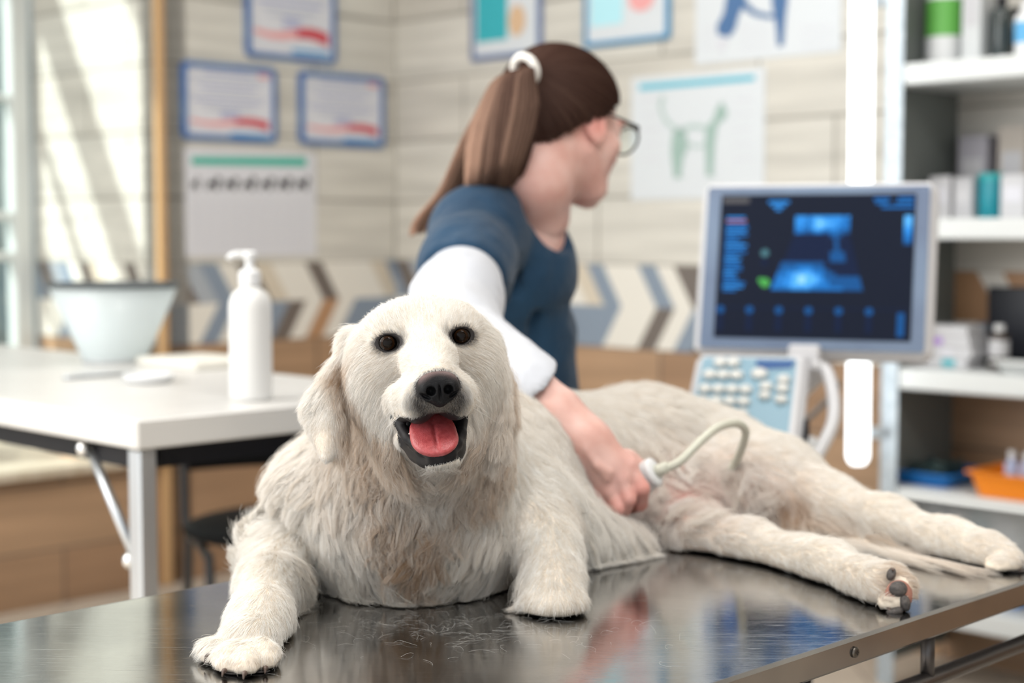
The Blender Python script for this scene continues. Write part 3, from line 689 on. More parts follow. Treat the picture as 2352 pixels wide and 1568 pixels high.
# control panel
TL, TR, BR_, BL = W(1632, 838, 2.72), W(1852, 842, 2.68), W(1800, 1010, 2.50), W(1565, 1004, 2.54)
ku = unit((TR - TL) + (BR_ - BL)); kn = unit(np.cross(ku, (TL + TR - BL - BR_))); kv = np.cross(kn, ku); kc = (TL + TR + BL + BR_) / 4; KW, KH = .175, .275
RK = np.stack([ku, kv, kn])
pan = MB().box(kc - kn * .022, (KW + .02, KH + .02, .05), RK, bev=.012).build('control_panel', m_shell, us)
ko = kc - ku * KW / 2 - kv * KH / 2
MB().poly(ko, ku, kv, rrect(KW - .012, KH - .02, .01, x=.002, y=.01), .0045).build('key_field', mat('key_field', (.19, .33, .42), rough=.45), pan)
MB().poly(ko, ku, kv, [(KW * .55, KH * .93), (KW * .93, KH * .93), (KW * .90, KH * .85), (KW * .66, KH * .83), (KW * .55, KH * .87)], .006).build('panel_display', mat('panel_display', (.01, .05, .16), rough=.2, emit=(.01, .06, .2), estr=.5), pan)
m_key = mat('key_white', (.66, .66, .63), rough=.4)
keys = [(.20 + .13 * c, .88 - .0 * r, .016) for r in range(1) for c in range(2)] + [(.12 + .13 * c, .74, .016) for c in range(3)] + [(.60, .76, .019)] + [(.10 + .13 * c, .58 - .13 * r, .015) for r in range(4) for c in range(4)] + [(.68, .62, .015), (.68, .52, .014), (.84, .70, .015), (.84, .60, .015), (.84, .48, .014)]
for u, v, r in keys: r *= 1.2; MB().lathe(ko + ku * KW * u + kv * KH * v + kn * .005, [(r * .62, 0), (r * .6, .006), (r * .5, .008), (.001, .0085)], 16, ax=kn).build('key', m_key, pan, smooth=True)
MB().lathe(ko + ku * KW * .5 + kv * KH * .12 + kn * .004, [(.026, 0), (.026, .004), (.022, .005), (.019, .012), (.012, .018), (.001, .020)], 24, ax=kn).build('trackball', m_shell, pan, smooth=True)
hr = kc + ku * (KW / 2 + .012)
MB().tube(catmull([hr + kv * .13 - kn * .01, hr + kv * .12 + ku * .03 - kn * .02, hr + ku * .045 - kn * .03, hr - kv * .10 + ku * .02 - kn * .04, hr - kv * .14 - kn * .045], 6), .011, 12).build('side_handle', m_shell, pan, smooth=True)
b = MB()
for k in range(7): b.box(hr - kv * (.045 + .012 * k) + ku * .004 - kn * .02, (.008, .006, .034), RK)
b.build('vent_slots', m_blackp, pan)
uc = np.array([.43, 3.0, 0])
MB().box(uc + UP * .45, (.24, .34, .56), bev=.03).build('cabinet', m_shell, us)
MB().tube([uc + UP * .74, uc + UP * .80 + np.array([-.02, -.06, 0]), kc - kn * .05], [.05, .045, .04], 14).build('neck', m_shell, us, smooth=True)
MB().tube([uc + UP * .72 + np.array([0, .06, 0]), mc - mv * .17 - mn * .07, mc - mn * .05 - mv * .03], [.03, .028, .03], 14).build('monitor_arm', m_shell, us, smooth=True)
MB().tube([W(1800, 1048, 2.50), W(1868, 1022, 2.54)], .016, 14).build('probe_holder', m_white, us, smooth=True)
MB().tube([W(1800, 1048, 2.50), kc - kn * .05 - kv * .06], .008, 8).build('holder_arm', m_white, us, smooth=True)
MB().box(uc + UP * .12, (.44, .50, .06), bev=.02).build('base', m_shell, us)
for sx in (-1, 1):
    for sy in (-1, 1): MB().lathe(uc + np.array([sx * .18 - .012, sy * .2, .045]), [(.01, 0), (.045, .0), (.045, .024), (.01, .024)], 20, ax=(1, 0, 0)).build('caster', m_blackp, us, smooth=False)
MB().tube(catmull([mc - mv * .15 - mn * .05 + mu * .03, W(1890, 846, 2.84), W(1908, 872, 2.88), W(1918, 900, 2.95), uc + np.array([.10, .12, .70])], 8), .005, 8).build('power_cable', mat('cable_grey', (.25, .25, .25), rough=.5), us, smooth=True)

# ------------------------------------------------------------------ white shelf unit
Q0 = W(2032, 535, 3.88); Q0[2] = 0
def sh(a, r, z): q = Q0 + AX * a - BX * r; return np.array([q[0], q[1], z])
RS = np.stack([AX, -BX, UP]); SD, SL = .38, 1.05
m_galv = mottle(mat('galvanised', (.45, .50, .54), rough=.5, metal=.3), (.36, .41, .45), (.50, .55, .59), 60); m_shelf = mat('shelf_white', (.62, .64, .64), rough=.4); m_side = mat('side_panel_grey', (.15, .165, .158), rough=.6)
unit_ = empty('shelf_unit', sh(SD / 2, SL / 2, 0), 'tall white shelving unit with galvanised posts against the tiled wall', 'shelving')
for a in (0, SD):
    for r in (0, SL):
        b = MB(); s1 = 1 if r == 0 else -1; s2 = 1 if a == 0 else -1
        b.box(sh(a, r + s1 * .022, 1.1), (.004, .046, 2.2), RS); b.box(sh(a + s2 * .018, r, 1.1), (.038, .004, 2.2), RS); b.build('post', m_galv, unit_)
SZ = [1.515, 1.14, .772, .475, .20]
for z in SZ: MB().box(sh(SD / 2, SL / 2, z), (SD - .006, SL - .008, .05), RS, bev=.004).build('shelf_board', m_shelf, unit_)
MB().box(sh(SD / 2, .006, 1.1), (SD - .05, .004, 2.1), RS).build('side_panel', m_side, unit_)
def on(px, py, k, a=.16):
    r = ray(px, HOR); q = r * ((Q0 @ AX + a) / (r @ AX)); return np.array([q[0], q[1], SZ[k] + .0256])
m_carton = mat('carton_white', (.52, .52, .54), rough=.6); m_cartong = mat('carton_grey', (.45, .45, .47), rough=.6); m_tealp = mat('teal_plastic', (.0, .22, .28), rough=.4); m_lid = mat('lid_green', (.10, .35, .06), rough=.5)
def carton(px, py, k, w, d, h, label, m=m_carton, mark=None, name='carton', group='cartons on the shelves', a=.16):
    p = on(px, py, k, a); e = empty(name, p, label, 'box', group)
    MB().box(p + UP * h / 2, (d, w, h), RS, bev=.002).build('carton_body', m, e)
    MB().box(p + UP * h * .55 - AX * (d / 2 + .0004), (.0008, w * .7, h * .35), RS).build('carton_label', mark or m_cartong, e)
    return e
def jar(px, py, k, r, h, label, m, lidm, band=None, cat='bottle', name='medicine_bottle', a=.16):
    p = on(px, py, k, a); e = empty(name, p, label, cat, 'bottles and jars on the shelves')
    MB().lathe(p, [(.001, 0), (r * .95, 0), (r, .004), (r, h * .72), (r * .9, h * .78), (r * .45, h * .84), (r * .45, h * .86)], 28).build('bottle_body', m, e, angle=40)
    MB().lathe(p, [(r * .52, h * .85), (r * .52, h * .985), (r * .46, h), (.001, h)], 24).build('cap', lidm, e, angle=40)
    if band: MB().lathe(p, [(r + .0006, h * .30), (r + .0006, h * .66)], 28, caps=False).build('bottle_label', band, e, smooth=True)
jar(2162, 152, 0, .048, .25, 'white bottle with a green band on the top shelf', m_white, m_white, m_lid)
carton(2244, 148, 0, .050, .10, .24, 'tall pale grey box beside the green banded bottle', mat('carton_pale', (.50, .52, .53), rough=.6))
m_amber = mat('amber_glass', (.035, .018, .01), rough=.1, coat=.5); m_darkg = mat('dark_glass', (.02, .03, .03), rough=.1)
for px, r, h, lab in ((2290, .026, .16, 'dark bottle right next to the tall grey box'), (2318, .025, .15, 'dark bottle standing between another dark bottle and a white one')): jar(px, 142, 0, r, h, lab, m_darkg, m_blackp, a=.16 if px < 2300 else .29)
jar(2350, 143, 0, .03, .14, 'white bottle at the frame edge of the top shelf', m_white, m_white, m_sky)
carton(2172, 486, 1, .058, .07, .105, 'small white box just beyond the screen on the middle shelf', mark=m_rule)
carton(2226, 484, 1, .050, .07, .10, 'small grey box between a white box and the teal bottle', m_cartong, m_carton)
p = on(2277, 482, 1); e = empty('teal_canister', p, 'teal plastic canister on the middle shelf', 'canister')
MB().lathe(p, [(.001, 0), (.030, 0), (.032, .004), (.032, .09), (.030, .094)], 28).build('canister_body', m_tealp, e, angle=40); MB().lathe(p, [(.033, .092), (.033, .106), (.030, .11), (.001, .11)], 28).build('lid', mat('teal_lid', (.01, .30, .32), rough=.4), e, angle=40)
carton(2345, 484, 1, .065, .09, .105, 'white box past the teal canister on the middle shelf', mark=m_rule)
carton(2250, 440, 1, .08, .09, .21, 'large grey violet box at the rear of the middle shelf', mat('carton_violet', (.34, .33, .37), rough=.7), a=.30)
carton(2340, 455, 1, .075, .09, .23, 'tall tan box at the rear of the middle shelf', mat('carton_tan', (.42, .38, .34), rough=.7), a=.30)
for k in range(4):
    p = on(2180, 838, 2, .13) + UP * (.0012 + .0262 * k) - BX * (.006 * ((k * 5) % 3)); e = empty('flat_box', p, ['flat white box lowest in the stack on the third shelf', 'flat white box second from below in the stack', 'flat white box with a violet mark third in the stack', 'flat white box topmost of the stack on the third shelf'][k], 'box', 'stack of flat boxes')
    MB().box(p + UP * .0125, (.09, .16, .025), RS, bev=.002).build('carton_body', m_carton, e)
    MB().box(p + UP * .0125 - AX * .0454 + BX * (.02 * (k - 1.5)), (.0008, .035, .016), RS).build('carton_label', [m_teal, m_rule, mat('print_violet', (.35, .2, .55)), m_rule][k], e)
p = on(2340, 800, 2, .25); e = empty('laptop', p, 'dark open laptop at the rear of the third shelf', 'laptop'); MB().box(p + UP * .008, (.14, .22, .016), RS, bev=.003).build('keyboard_base', m_blackp, e); MB().box(p + UP * .106 + AX * .06, (.012, .22, .18), RS, bev=.003).build('lid', mat('laptop_lid', (.02, .022, .03), rough=.3), e)
jar(2300, 842, 2, .024, .11, 'brown glass bottle on the third shelf', m_amber, m_white, m_carton, a=.145)
def tray(px, py, z, w, d, h, m, name, label, a=.13):
    p = on(px, py, 0, a); p[2] = z + .0006; b = MB(); wv = []
    prof = [((w / 2 - .012, d / 2 - .012), 0), ((w / 2, d / 2), h), ((w / 2 + .010, d / 2 + .010), h), ((w / 2 + .010, d / 2 + .010), h - .005), ((w / 2 + .002, d / 2 + .002), h - .005), ((w / 2 - .008, d / 2 - .008), -.0)]
    prof = [((w / 2 - .015, d / 2 - .015), 0), ((w / 2, d / 2), h - .004), ((w / 2 + .010, d / 2 + .010), h - .004), ((w / 2 + .010, d / 2 + .010), h), ((w / 2 - .003, d / 2 - .003), h), ((w / 2 - .017, d / 2 - .017), .003)]
    n = 24
    for (hw, hd), z_ in prof: wv += [p - BX * (a - hw) + AX * (c - hd) + UP * z_ for a, c in rrect(2 * hw, 2 * hd, .02, 5)]
    f = [(i * n + k, i * n + (k + 1) % n, (i + 1) * n + (k + 1) % n, (i + 1) * n + k) for i in range(5) for k in range(n)] + [tuple(range(n))[::-1], tuple(range(5 * n, 6 * n))]
    b.add(wv, f); return tag(b.build(name, m, angle=40), label, 'tray')
m_bluep = mat('blue_plastic', (.0, .13, .42), rough=.35); m_orange = mat('orange_plastic', (.85, .25, .01), rough=.35)
tray(2162, 1128, SZ[3] + .025, .18, .19, .035, m_bluep, 'plastic_tray', 'shallow blue plastic tray low on the shelf unit', a=.155)
tray(2365, 1152, SZ[3] + .025, .20, .18, .06, m_orange, 'plastic_tray', 'deep orange plastic tray low on the shelf unit', a=.11)
tray(2345, 880, SZ[2] + .025, .11, .05, .03, m_shelf, 'plastic_tray', 'white plastic tray at the front of the third shelf', a=.055)
p = on(2162, 0, 3, .155) + UP * .004
b = MB(); 
b.tube(catmull([p + AX * .055 * math.sin(k * 1.9) - BX * .05 * math.cos(k * 1.37) + UP * (.010 + .022 * ((k * 7) % 5) / 5 + .0006 * k) for k in range(44)], 5), .0042, 7)
tag(b.build('tubing_coils', mat('tubing_dark', (.03, .06, .06), rough=.4), smooth=True), 'tangle of dark green tubing in the blue tray', 'tubing')
for px, lab in ((2336, 'small clear blue bottle in the orange tray'), (2372, 'second clear bottle in the orange tray near the frame edge')):
    p = on(px, 0, 3, .11) + UP * .004; e = empty('vial', p, lab, 'bottle', 'vials in the orange tray'); MB().lathe(p, [(.001, 0), (.017, 0), (.017, .07), (.008, .08), (.008, .09)], 20).build('bottle_body', mat('vial_plastic', (.45, .50, .68), rough=.2), e, angle=40); MB().lathe(p, [(.0095, .086), (.0095, .102), (.001, .103)], 16).build('cap', m_white, e, angle=40)
carton(2262, 1452, 4, .09, .12, .10, 'white box on the lowest shelf below the table rail', mark=m_sky)
carton(2352, 1440, 4, .08, .12, .09, 'blue box on the lowest shelf below the table rail', m_bluep, m_carton)

# lamp tube by the shelf
m_led = mat('lamp_tube', (.9, .95, 1), emit=(.92, .98, 1.0), estr=2.4)
lt, lb = W(1982, -120, 3.88), W(1970, 1066, 3.84)
lamp = empty('tube_lamp', np.array([lb[0], lb[1], lb[2]]), 'long upright glowing white tube lamp fixed beside the shelf post', 'lamp')
MB().tube([lb, lb + (lt - lb) * .008, lb + (lt - lb) * .016, lt], [.016, .024, .027, .027], 20).build('tube', m_led, lamp, smooth=True)
for q in (.06, .5, .9): pq = lb + (lt - lb) * q; MB().box(pq + np.array([.035, .02, 0]), (.055, .03, .025)).build('bracket', m_galv, lamp)
# window sill things
p = bead - AX * .62 + BX * .30 + UP * .431
f = Field(p - .16 - UP * .0 + np.array([0, 0, .12]), p + .2 + np.array([0, 0, .1]), .012)
for k in range(7): f.ell(p + np.array([rng.uniform(-.09, .09), rng.uniform(-.06, .06), .05 + .07 * rng.random()]), (.07, .06, .06), None, .02)
f.half(p, (0, 0, -1), .004); v, q = f.skin(); tag(mesh('plastic_bag', v, q, mat('bag_white', (.70, .73, .75), rough=.35)), 'crumpled white plastic bag on the low window sill', 'bag')
p = bead - AX * .22 + BX * .12 + UP * .431; tag(MB().box(p + UP * .03, (.12, .09, .06), RA, bev=.003).build('orange_carton', mat('carton_orange', (.60, .30, .14), rough=.6)), 'small orange brown box on the low window sill', 'box')
# ------------------------------------------------------------------ the dog
def PR(l): return [(W(a, b, c), r) for a, b, c, r in l]
dog = empty('dog', (0.0, 1.62, TABLE_Z), 'cream golden retriever with open mouth lying on the steel table', 'dog')

BF = Field((-.30, 1.22, .765), (.66, 2.24, 1.06), .0045)
BF.ell(W(952, 1205, 1.63), (.112, .13, .135), k=.035)
BF.chain(PR([(985, 930, 1.52, .078), (960, 1110, 1.57, .108)]), k=.05)
BF.chain(PR([(1060, 1110, 1.72, .115), (1290, 1128, 1.96, .110), (1480, 1096, 2.06, .110), (1600, 1112, 2.11, .094)]), k=.05)
BF.chain(PR([(1118, 1180, 1.64, .078), (1150, 1210, 1.65, .076)]), k=.05)
BF.chain(PR([(1300, 1240, 1.71, .050), (1420, 1268, 1.75, .036)]), k=.04)
BF.chain(PR([(1470, 1185, 1.92, .068), (1610, 1185, 1.96, .065), (1750, 1190, 1.98, .05)]), k=.04)
BF.chain(PR([(1222, 1175, 1.62, .048), (1262, 1268, 1.535, .031)]), k=.022)
BF.chain(PR([(1262, 1268, 1.535, .031), (1271, 1335, 1.50, .0285), (1272, 1378, 1.474, .0285)]), k=.009)
for tx, ty, td in ((1224, 1392, 1.463), (1256, 1398, 1.452), (1292, 1398, 1.452), (1324, 1390, 1.463)): BF.ell(W(tx, ty, td), (.0105, .014, .011), k=.012)
BF.ell(W(770, 1195, 1.67), (.062, .07, .07), k=.05)
BF.ell(W(735, 1105, 1.60), (.036, .05, .028), k=.04)
BF.chain(PR([(725, 1215, 1.64, .050), (652, 1277, 1.58, .034), (618, 1352, 1.47, .0265), (596, 1430, 1.38, .0245), (572, 1482, 1.325, .026)]), k=.025)
for tx, ty, td in ((490, 1516, 1.292), (522, 1534, 1.266), (566, 1540, 1.258), (608, 1524, 1.274)): BF.chain([(W(tx + (575 - tx) * .45, ty - 32, td + .034), .013), (W(tx, ty - 12, td + .012), .0135), (W(tx, ty + 2, td), .0115)], k=.0035)
BF.chain(PR([(1640, 1085, 2.08, .085), (1780, 1122, 1.95, .060), (1900, 1157, 1.88, .032), (2040, 1192, 1.80, .0215), (2180, 1243, 1.73, .020), (2265, 1270, 1.685, .025)]), k=.03)
for tx, ty, td in ((2300, 1262, 1.672), (2318, 1280, 1.660), (2318, 1298, 1.652), (2290, 1305, 1.650)): BF.ell(W(tx, ty, td), (.014, .013, .010), k=.008)
BF.chain(PR([(1560, 1218, 1.88, .05), (1610, 1240, 1.78, .030), (1720, 1256, 1.73, .0275), (1850, 1292, 1.655, .0245), (1905, 1304, 1.615, .025), (1985, 1338, 1.545, .0205), (2025, 1347, 1.51, .0245)]), k=.022)
for tx, ty, td in ((2050, 1318, 1.500), (2072, 1340, 1.490), (2070, 1368, 1.482), (2042, 1388, 1.478)): BF.ell(W(tx, ty, td), (.012, .011, .0095), k=.007)
BF.chain(PR([(1800, 1205, 1.93, .045), (1880, 1238, 1.86, .026), (2000, 1276, 1.78, .012), (2110, 1308, 1.70, .005)]), k=.02)
BF.half((0, 0, TABLE_Z + .002), (0, 0, -1), .004)
BV, BQ = BF.skin()

# head: x to the picture's right, y up the face, z out of the face, centimetres from the point between the eyes
HO = W(976, 779, 1.37)
HZ = unit((.13, -.985, .09)); HX = unit(np.cross((-.082, 0, .997), HZ)); HY = np.cross(HZ, HX)
HR = np.stack([HX, HY, HZ])
def H(x, y, z): return HO + (HX * x + HY * y + HZ * z) * .01
def HL(P): return (np.asarray(P) - HO) @ HR.T * 100
HF = Field((-.212, 1.235, .895), (.035, 1.56, 1.105), .00165)
def he(x, y, z, rx, ry, rz, k=1.0, op='add', R=None):
    HF.ell(H(x, y, z), np.array([rx, ry, rz]) * .01, HR if R is None else R @ HR, k * .01, op)
def hc(l, k=1.0, op='add'): HF.chain([(H(*p[:3]), p[3] * .01) for p in l], k * .01, op)
def hrot(rx=0, ry=0, rz=0): return rot(math.radians(rx), math.radians(ry), math.radians(rz)).T
he(0.1, -.9, -5.5, 6.3, 5.0, 6.8, 2)                         # skull
for s in (-1, 1):
    he(s * 2.7, 1.3, -1.8, 2.1, 1.7, 1.9, 1.6)              # brow
    he(s * 4.5, -3.4, -4.6, 2.5, 3.6, 3.6, 2.2)             # cheek
hc([(0, -.6, -.8, 2.3), (0, -1.9, 2.2, 2.2), (.1, -3.3, 6.6, 1.75)], 1.2)
he(0, -7.0, -4.0, 4.3, 3.6, 3.6, 2.5)                       # throat
hc([(0, -7.0, -6, 4.6), (0, -9.5, -9.5, 4.4)], 3)              # neck
he(-.35, -8.0, 4.0, 3.15, 2.3, 5.2, .4, 'sub')              # the open mouth
for s in (-1, 1):                                           # upper lips
    hc([(s * 2.45, -5.0, 1.2, 1.45), (s * 1.6, -4.85, 4.6, 1.65), (s * 1.3, -4.95, 6.5, 1.55)], 1.0)
    he(s * 1.6, -5.75, 6.0, 1.2, 1.35, 1.5, .8)
    he(s * 2.6, -5.8, 3.2, .75, 1.1, 2.1, .8)
he(0, -5.3, 7.5, 1.2, .95, .75, .7)                         # below the nose
LIP = [(-3.3, -6.5, 1.6, .48), (-2.45, -8.35, 3.6, .46), (-1.6, -9.2, 5.0, .44), (-.75, -9.85, 5.85, .42), (.05, -10.02, 6.1, .42), (.85, -9.85, 5.85, .42), (1.5, -9.1, 5.0, .42), (2.05, -8.35, 3.8, .42), (2.5, -7.2, 2.4, .42)]
hc(LIP, .35)
he(0.05, -10.45, 4.6, 1.5, .62, 1.75, .45)                   # chin
he(0, -10.0, 1.4, 2.35, 1.0, 3.8, 1.0)
hc([(-2.3, -8.4, .6, 1.05), (-1.1, -9.8, 3.6, .8)], 1.0); hc([(2.0, -8.3, .6, 1.05), (1.1, -9.8, 3.6, .8)], 1.0)
EYES = {-1: (-3.25, -.02, .05), 1: (3.22, .0, .0)}
for s, e in EYES.items():
    he(e[0], e[1] + .05, e[2] - .75, 1.4, 1.25, 1.15, .6)
    he(e[0] + .04 * s, e[1], e[2] + .55, 1.06, .72, .75, .16, 'sub', hrot(0, 0, 8 * s))
    he(e[0] - s * 1.05, e[1] - .25, e[2] + .42, .36, .2, .35, .14, 'sub')
# ears, hanging: the one on the picture's left stands off and turns out at its tip
def ear(l, k=.9):
    for px, py, d, rx, ry, rz, a in l:
        HF.ell(W(px, py, d), np.array([rx, rz, ry]) * .01, rot(0, math.radians(a), 0).T, k * .01)
def flap(poly, yc, th, k, ks=.006):
    """a soft sheet of thickness 2*th: outline from the photograph, brought to its own depth yc(x, z)"""
    q = np.array([W(a, b, 1.39) for a, b in poly]); q = q[:, [0, 2]]
    lo = np.array([q[:, 0].min(), 1.33, q[:, 1].min()]) - .02; hi = np.array([q[:, 0].max(), 1.46, q[:, 1].max()]) + .02
    sl, X, Y, Z = HF.block(lo, hi); x, z = X[:, :, 0], Z[:, 0, :].reshape(1, -1)
    d2 = np.full((x.shape[0], z.shape[1]), 1e9); ins = np.zeros(d2.shape, bool)
    for (x0, z0), (x1, z1) in zip(q, np.roll(q, -1, 0)):
        ex, ez = x1 - x0, z1 - z0; t = np.clip(((x - x0) * ex + (z - z0) * ez) / (ex * ex + ez * ez), 0, 1)
        d2 = np.minimum(d2, (x - x0 - t * ex) ** 2 + (z - z0 - t * ez) ** 2)
        c = (z0 > z) != (z1 > z); ins ^= c & (x < (z - z0) * ex / (ez if ez else 1e-9) + x0)
    D = np.sqrt(d2) * np.where(ins, -1, 1) + .003
    a = D[:, None, :]; bq = np.abs(Y - yc(x, z)[:, None, :]) - th
    h = np.clip(.5 - .5 * (bq - a) / ks, 0, 1); d = bq + (a - bq) * h + ks * h * (1 - h)
    HF.merge(sl, d.astype(np.float32), k, 'add')
ear([(815, 800, 1.43, 1.6, 2.0, 1.3, 0)])
e0, e1 = W(745, 830, 1.39), W(755, 1060, 1.39)
def ear_y(x, z):
    u = np.clip((e0[2] - z) / (e0[2] - e1[2]), -.4, 1.1); cx = -.166 + .004 * np.sin(u * 4)
    v = (x - cx) / .020
    return 1.412 - .030 * u + .010 * v * v * (v > 0) + .004 * v * v * (v < 0) - .006 * np.exp(-((v + .35 - .5 * u) / .45) ** 2)
flap([(842, 762), (800, 766), (772, 786), (750, 830), (728, 868), (703, 900), (684, 932), (680, 955), (696, 985), (714, 1020), (734, 1054), (750, 1067), (768, 1060), (785, 1038), (795, 1005), (798, 960), (802, 900), (812, 850), (838, 810)], ear_y, .0048, .006)
ear([(1122, 810, 1.435, 1.1, 2.0, 1.5, 0), (1138, 880, 1.43, .85, 2.6, 1.5, -5), (1142, 960, 1.42, .75, 2.4, 1.2, 3), (1138, 1010, 1.415, .6, 1.3, .8, 6)])
HV, HQ = HF.skin()
# loose hull below the chin stays inside the neck fur
DV = np.concatenate([BV, HV]); DQ = np.concatenate([BQ, HQ + len(BV)])

NOSE_C = np.array([.12, -4.1, 8.15])
def mouth_skin(L):
    """1 on the bare black skin of lips, gums and mouth, 0 on furred skin (head coordinates)"""
    x, y, z = L.T
    cav = ((x + .35) / 3.25) ** 2 + ((y + 8.0) / 2.42) ** 2 + ((z - 4.0) / 5.4) ** 2
    inside = cav < 1.0
    lp = np.array(LIP); lp = np.concatenate([lp[:-1] * (1 - q) + lp[1:] * q for q in (0, .33, .67)] + [lp[-1:]])
    lowlip = np.min([np.linalg.norm(L - c[:3] - np.array([0, .04, 0]), axis=1) - c[3] - .15 for c in lp], axis=0) + np.where(y < -10.42, 9, 0)
    under = (((x + .35) / 3.5) ** 2 + ((y + 8.0) / 2.9) ** 2 + ((z - 4.0) / 5.4) ** 2 < 1) & (y < -6.35) & (z < 6.95) & (np.abs(x + .3) < 3.1)
    under |= (y < -5.9) & (z < 5.0) & (z > -1) & (np.abs(x + .3) < 2.9) & (((x + .35) / 3.6) ** 2 + ((y + 8.0) / 3.2) ** 2 < 1)
    return inside | (lowlip < 0) | under
def eye_d(L): return np.min([np.sqrt(((L[:, 0] - e[0] + .05 * s) / 1.12) ** 2 + ((L[:, 1] - e[1]) / .78) ** 2) + np.where(L[:, 2] < -2.5, 9, 0) for s, e in EYES.items()], axis=0)
def nose_d(L): return np.sqrt(((L[:, 0] - NOSE_C[0]) / 1.85) ** 2 + ((L[:, 1] - NOSE_C[1]) / 1.3) ** 2) + np.where(L[:, 2] < 6.0, 9, 0)
def head_dark(L, var=1):
    """dark pigment round the eyes and under the nose (head coordinates)"""
    e = np.clip((1.36 - eye_d(L)) / .34, 0, 1) * .9
    nn = np.clip((1.62 - np.sqrt(((L[:, 0] - .1) / 1.85) ** 2 + ((L[:, 1] + 5.35) / 1.6) ** 2) - np.where(L[:, 2] < 5.0, 9, 0)) / .62, 0, 1)
    for s, q in EYES.items(): e = np.maximum(e, .55 * np.exp(-((L[:, 0] - q[0] + s * 1.25) / .45) ** 2 - ((L[:, 1] - q[1] - .35) / .5) ** 2) * (L[:, 2] > -3))
    return np.clip(np.maximum(e, nn * .97) * (.72 + .45 * rng.random(len(L)) if var else .9), 0, 1)
VL = HL(HV)
skin = np.tile(np.array([.72, .63, .52, 1.0]), (len(DV), 1))
hs = skin[len(BV):]
ms = mouth_skin(VL)
hs[ms] = (.012, .011, .012, 1)
hs[ms & (VL[:, 2] < 3.2) & (np.abs(VL[:, 0]) < 2.2)] = (.16, .035, .04, 1)
hs[eye_d(VL) < 1.14] = (.02, .016, .014, 1)
_dk = head_dark(VL, 0)[:, None]; hs[:, :3] = hs[:, :3] * (1 - _dk) + np.array([.03, .027, .027]) * _dk
hs[nose_d(VL) < 1.12] = (.03, .027, .027, 1)
hs[mouth_skin(VL + np.array([0, .07, 0]))] = (.012, .011, .012, 1)
# bare pink belly by the hand
def belly(P):
    c = W(1560, 1135, 1.88); q = (P - c) / np.array([.115, .13, .05]); return np.exp(-(q ** 2).sum(1) * 1.2)
b = belly(BV)[:, None]
skin[:len(BV), :3] = skin[:len(BV), :3] * (1 - b) + np.array([.52, .225, .20]) * b
m_skin = mat('dog_skin', (.7, .6, .5), rough=.5, spec=.14)
_a = nd(m_skin.node_tree, 'ShaderNodeVertexColor'); _a.layer_name = 'skin'
m_skin.node_tree.links.new(_a.outputs[0], bsdf(m_skin).inputs['Base Color'])
body = mesh('dog_body', DV, DQ, m_skin, dog)
ca = body.data.color_attributes.new('skin', 'FLOAT_COLOR', 'POINT'); ca.data.foreach_set('color', skin.astype(np.float32).ravel())

# eyes, nose, tongue, teeth, claws, pads
m_eye = mat('eye_brown', (.005, .003, .002), rough=.05, spec=.13)
t = m_eye.node_tree
_g = nd(t, 'ShaderNodeNewGeometry')
for s, e in EYES.items():
    b = MB(); c = H(e[0], e[1], e[2] - .48)
    lookdir = unit(np.array([0, 0, CAMH]) - c)
    n = 28; prof = [(math.sin(a) * .0098, -math.cos(a) * .0098 + (.0009 if a > 2.4 else 0)) for a in np.linspace(.02, math.pi - .02, 24)]
    b.lathe(c, prof, n, ax=lookdir, m=0)
    o = b.build('eye', [m_eye], dog, smooth=True); o['label'] = 'dark brown eye'
    ir = MB(); ir.lathe(c + lookdir * .0094, [(.0043, .0006), (.0058, -.0004), (.0066, -.0016)], 28, ax=lookdir, caps=False)
    ir.build('iris', mat('iris', (.016, .007, .003), rough=.1, spec=.08), o, smooth=True)
NF = Field(HO + HZ * .08 - .045 + np.array([0, 0, -.04]), HO + HZ * .08 + .045 + np.array([0, 0, -.03]), .0009)
def ne(x, y, z, rx, ry, rz, k=.3, op='add', R=None): NF.ell(H(x, y, z), np.array([rx, ry, rz]) * .01, HR if R is None else R @ HR, k * .01, op)
ne(.12, -3.75, 7.9, 1.66, .95, 1.35)
ne(.12, -4.3, 8.2, 1.5, .95, 1.2)
for s in (-1, 1):
    ne(.12 + s * 1.0, -4.25, 8.35, .72, .8, .95, .25)
ne(.12, -4.85, 8.1, 1.25, .75, .95, .35)
ne(.12, -5.35, 7.9, .5, .5, .75, .4)
for s in (-1, 1):
    ne(.12 + s * .72, -4.42, 9.15, .40, .40, .9, .12, 'sub', hrot(0, 0, -20 * s))
    ne(.12 + s * 1.2, -4.80, 8.9, .55, .17, .6, .1, 'sub', hrot(0, 0, 30 * s))
ne(.12, -5.0, 9.35, .10, 1.1, .42, .16, 'sub')
NV, NQ = NF.skin()
m_nose = mat('nose_leather', (.02, .018, .018), rough=.5, spec=.12)
t = m_nose.node_tree
_v = nd(t, 'ShaderNodeTexVoronoi', Scale=900.0); _tc2 = nd(t, 'ShaderNodeTexCoord'); t.links.new(_tc2.outputs['Object'], _v.inputs['Vector'])
_b = nd(t, 'ShaderNodeBump', Strength=.35, Distance=.0006); t.links.new(_v.outputs['Distance'], _b.inputs['Height']); t.links.new(_b.outputs[0], bsdf(m_nose).inputs['Normal'])
_a = nd(t, 'ShaderNodeVertexColor'); _a.layer_name = 'pig'; t.links.new(_a.outputs[0], bsdf(m_nose).inputs['Base Color'])
nose = mesh('nose', NV, NQ, m_nose, dog); nose['label'] = 'black nose with a worn pinkish top'
NL = HL(NV); w = np.clip((NL[:, 1] + 3.9) / .7, 0, 1)[:, None] * np.clip((9.1 - NL[:, 2]) / .6, 0, 1)[:, None]  # pinkish tone towards the top, black elsewhere
pc = np.ones((len(NV), 4)); pc[:, :3] = np.array([.006, .006, .007]) * (1 - w) + np.array([.13, .088, .085]) * w
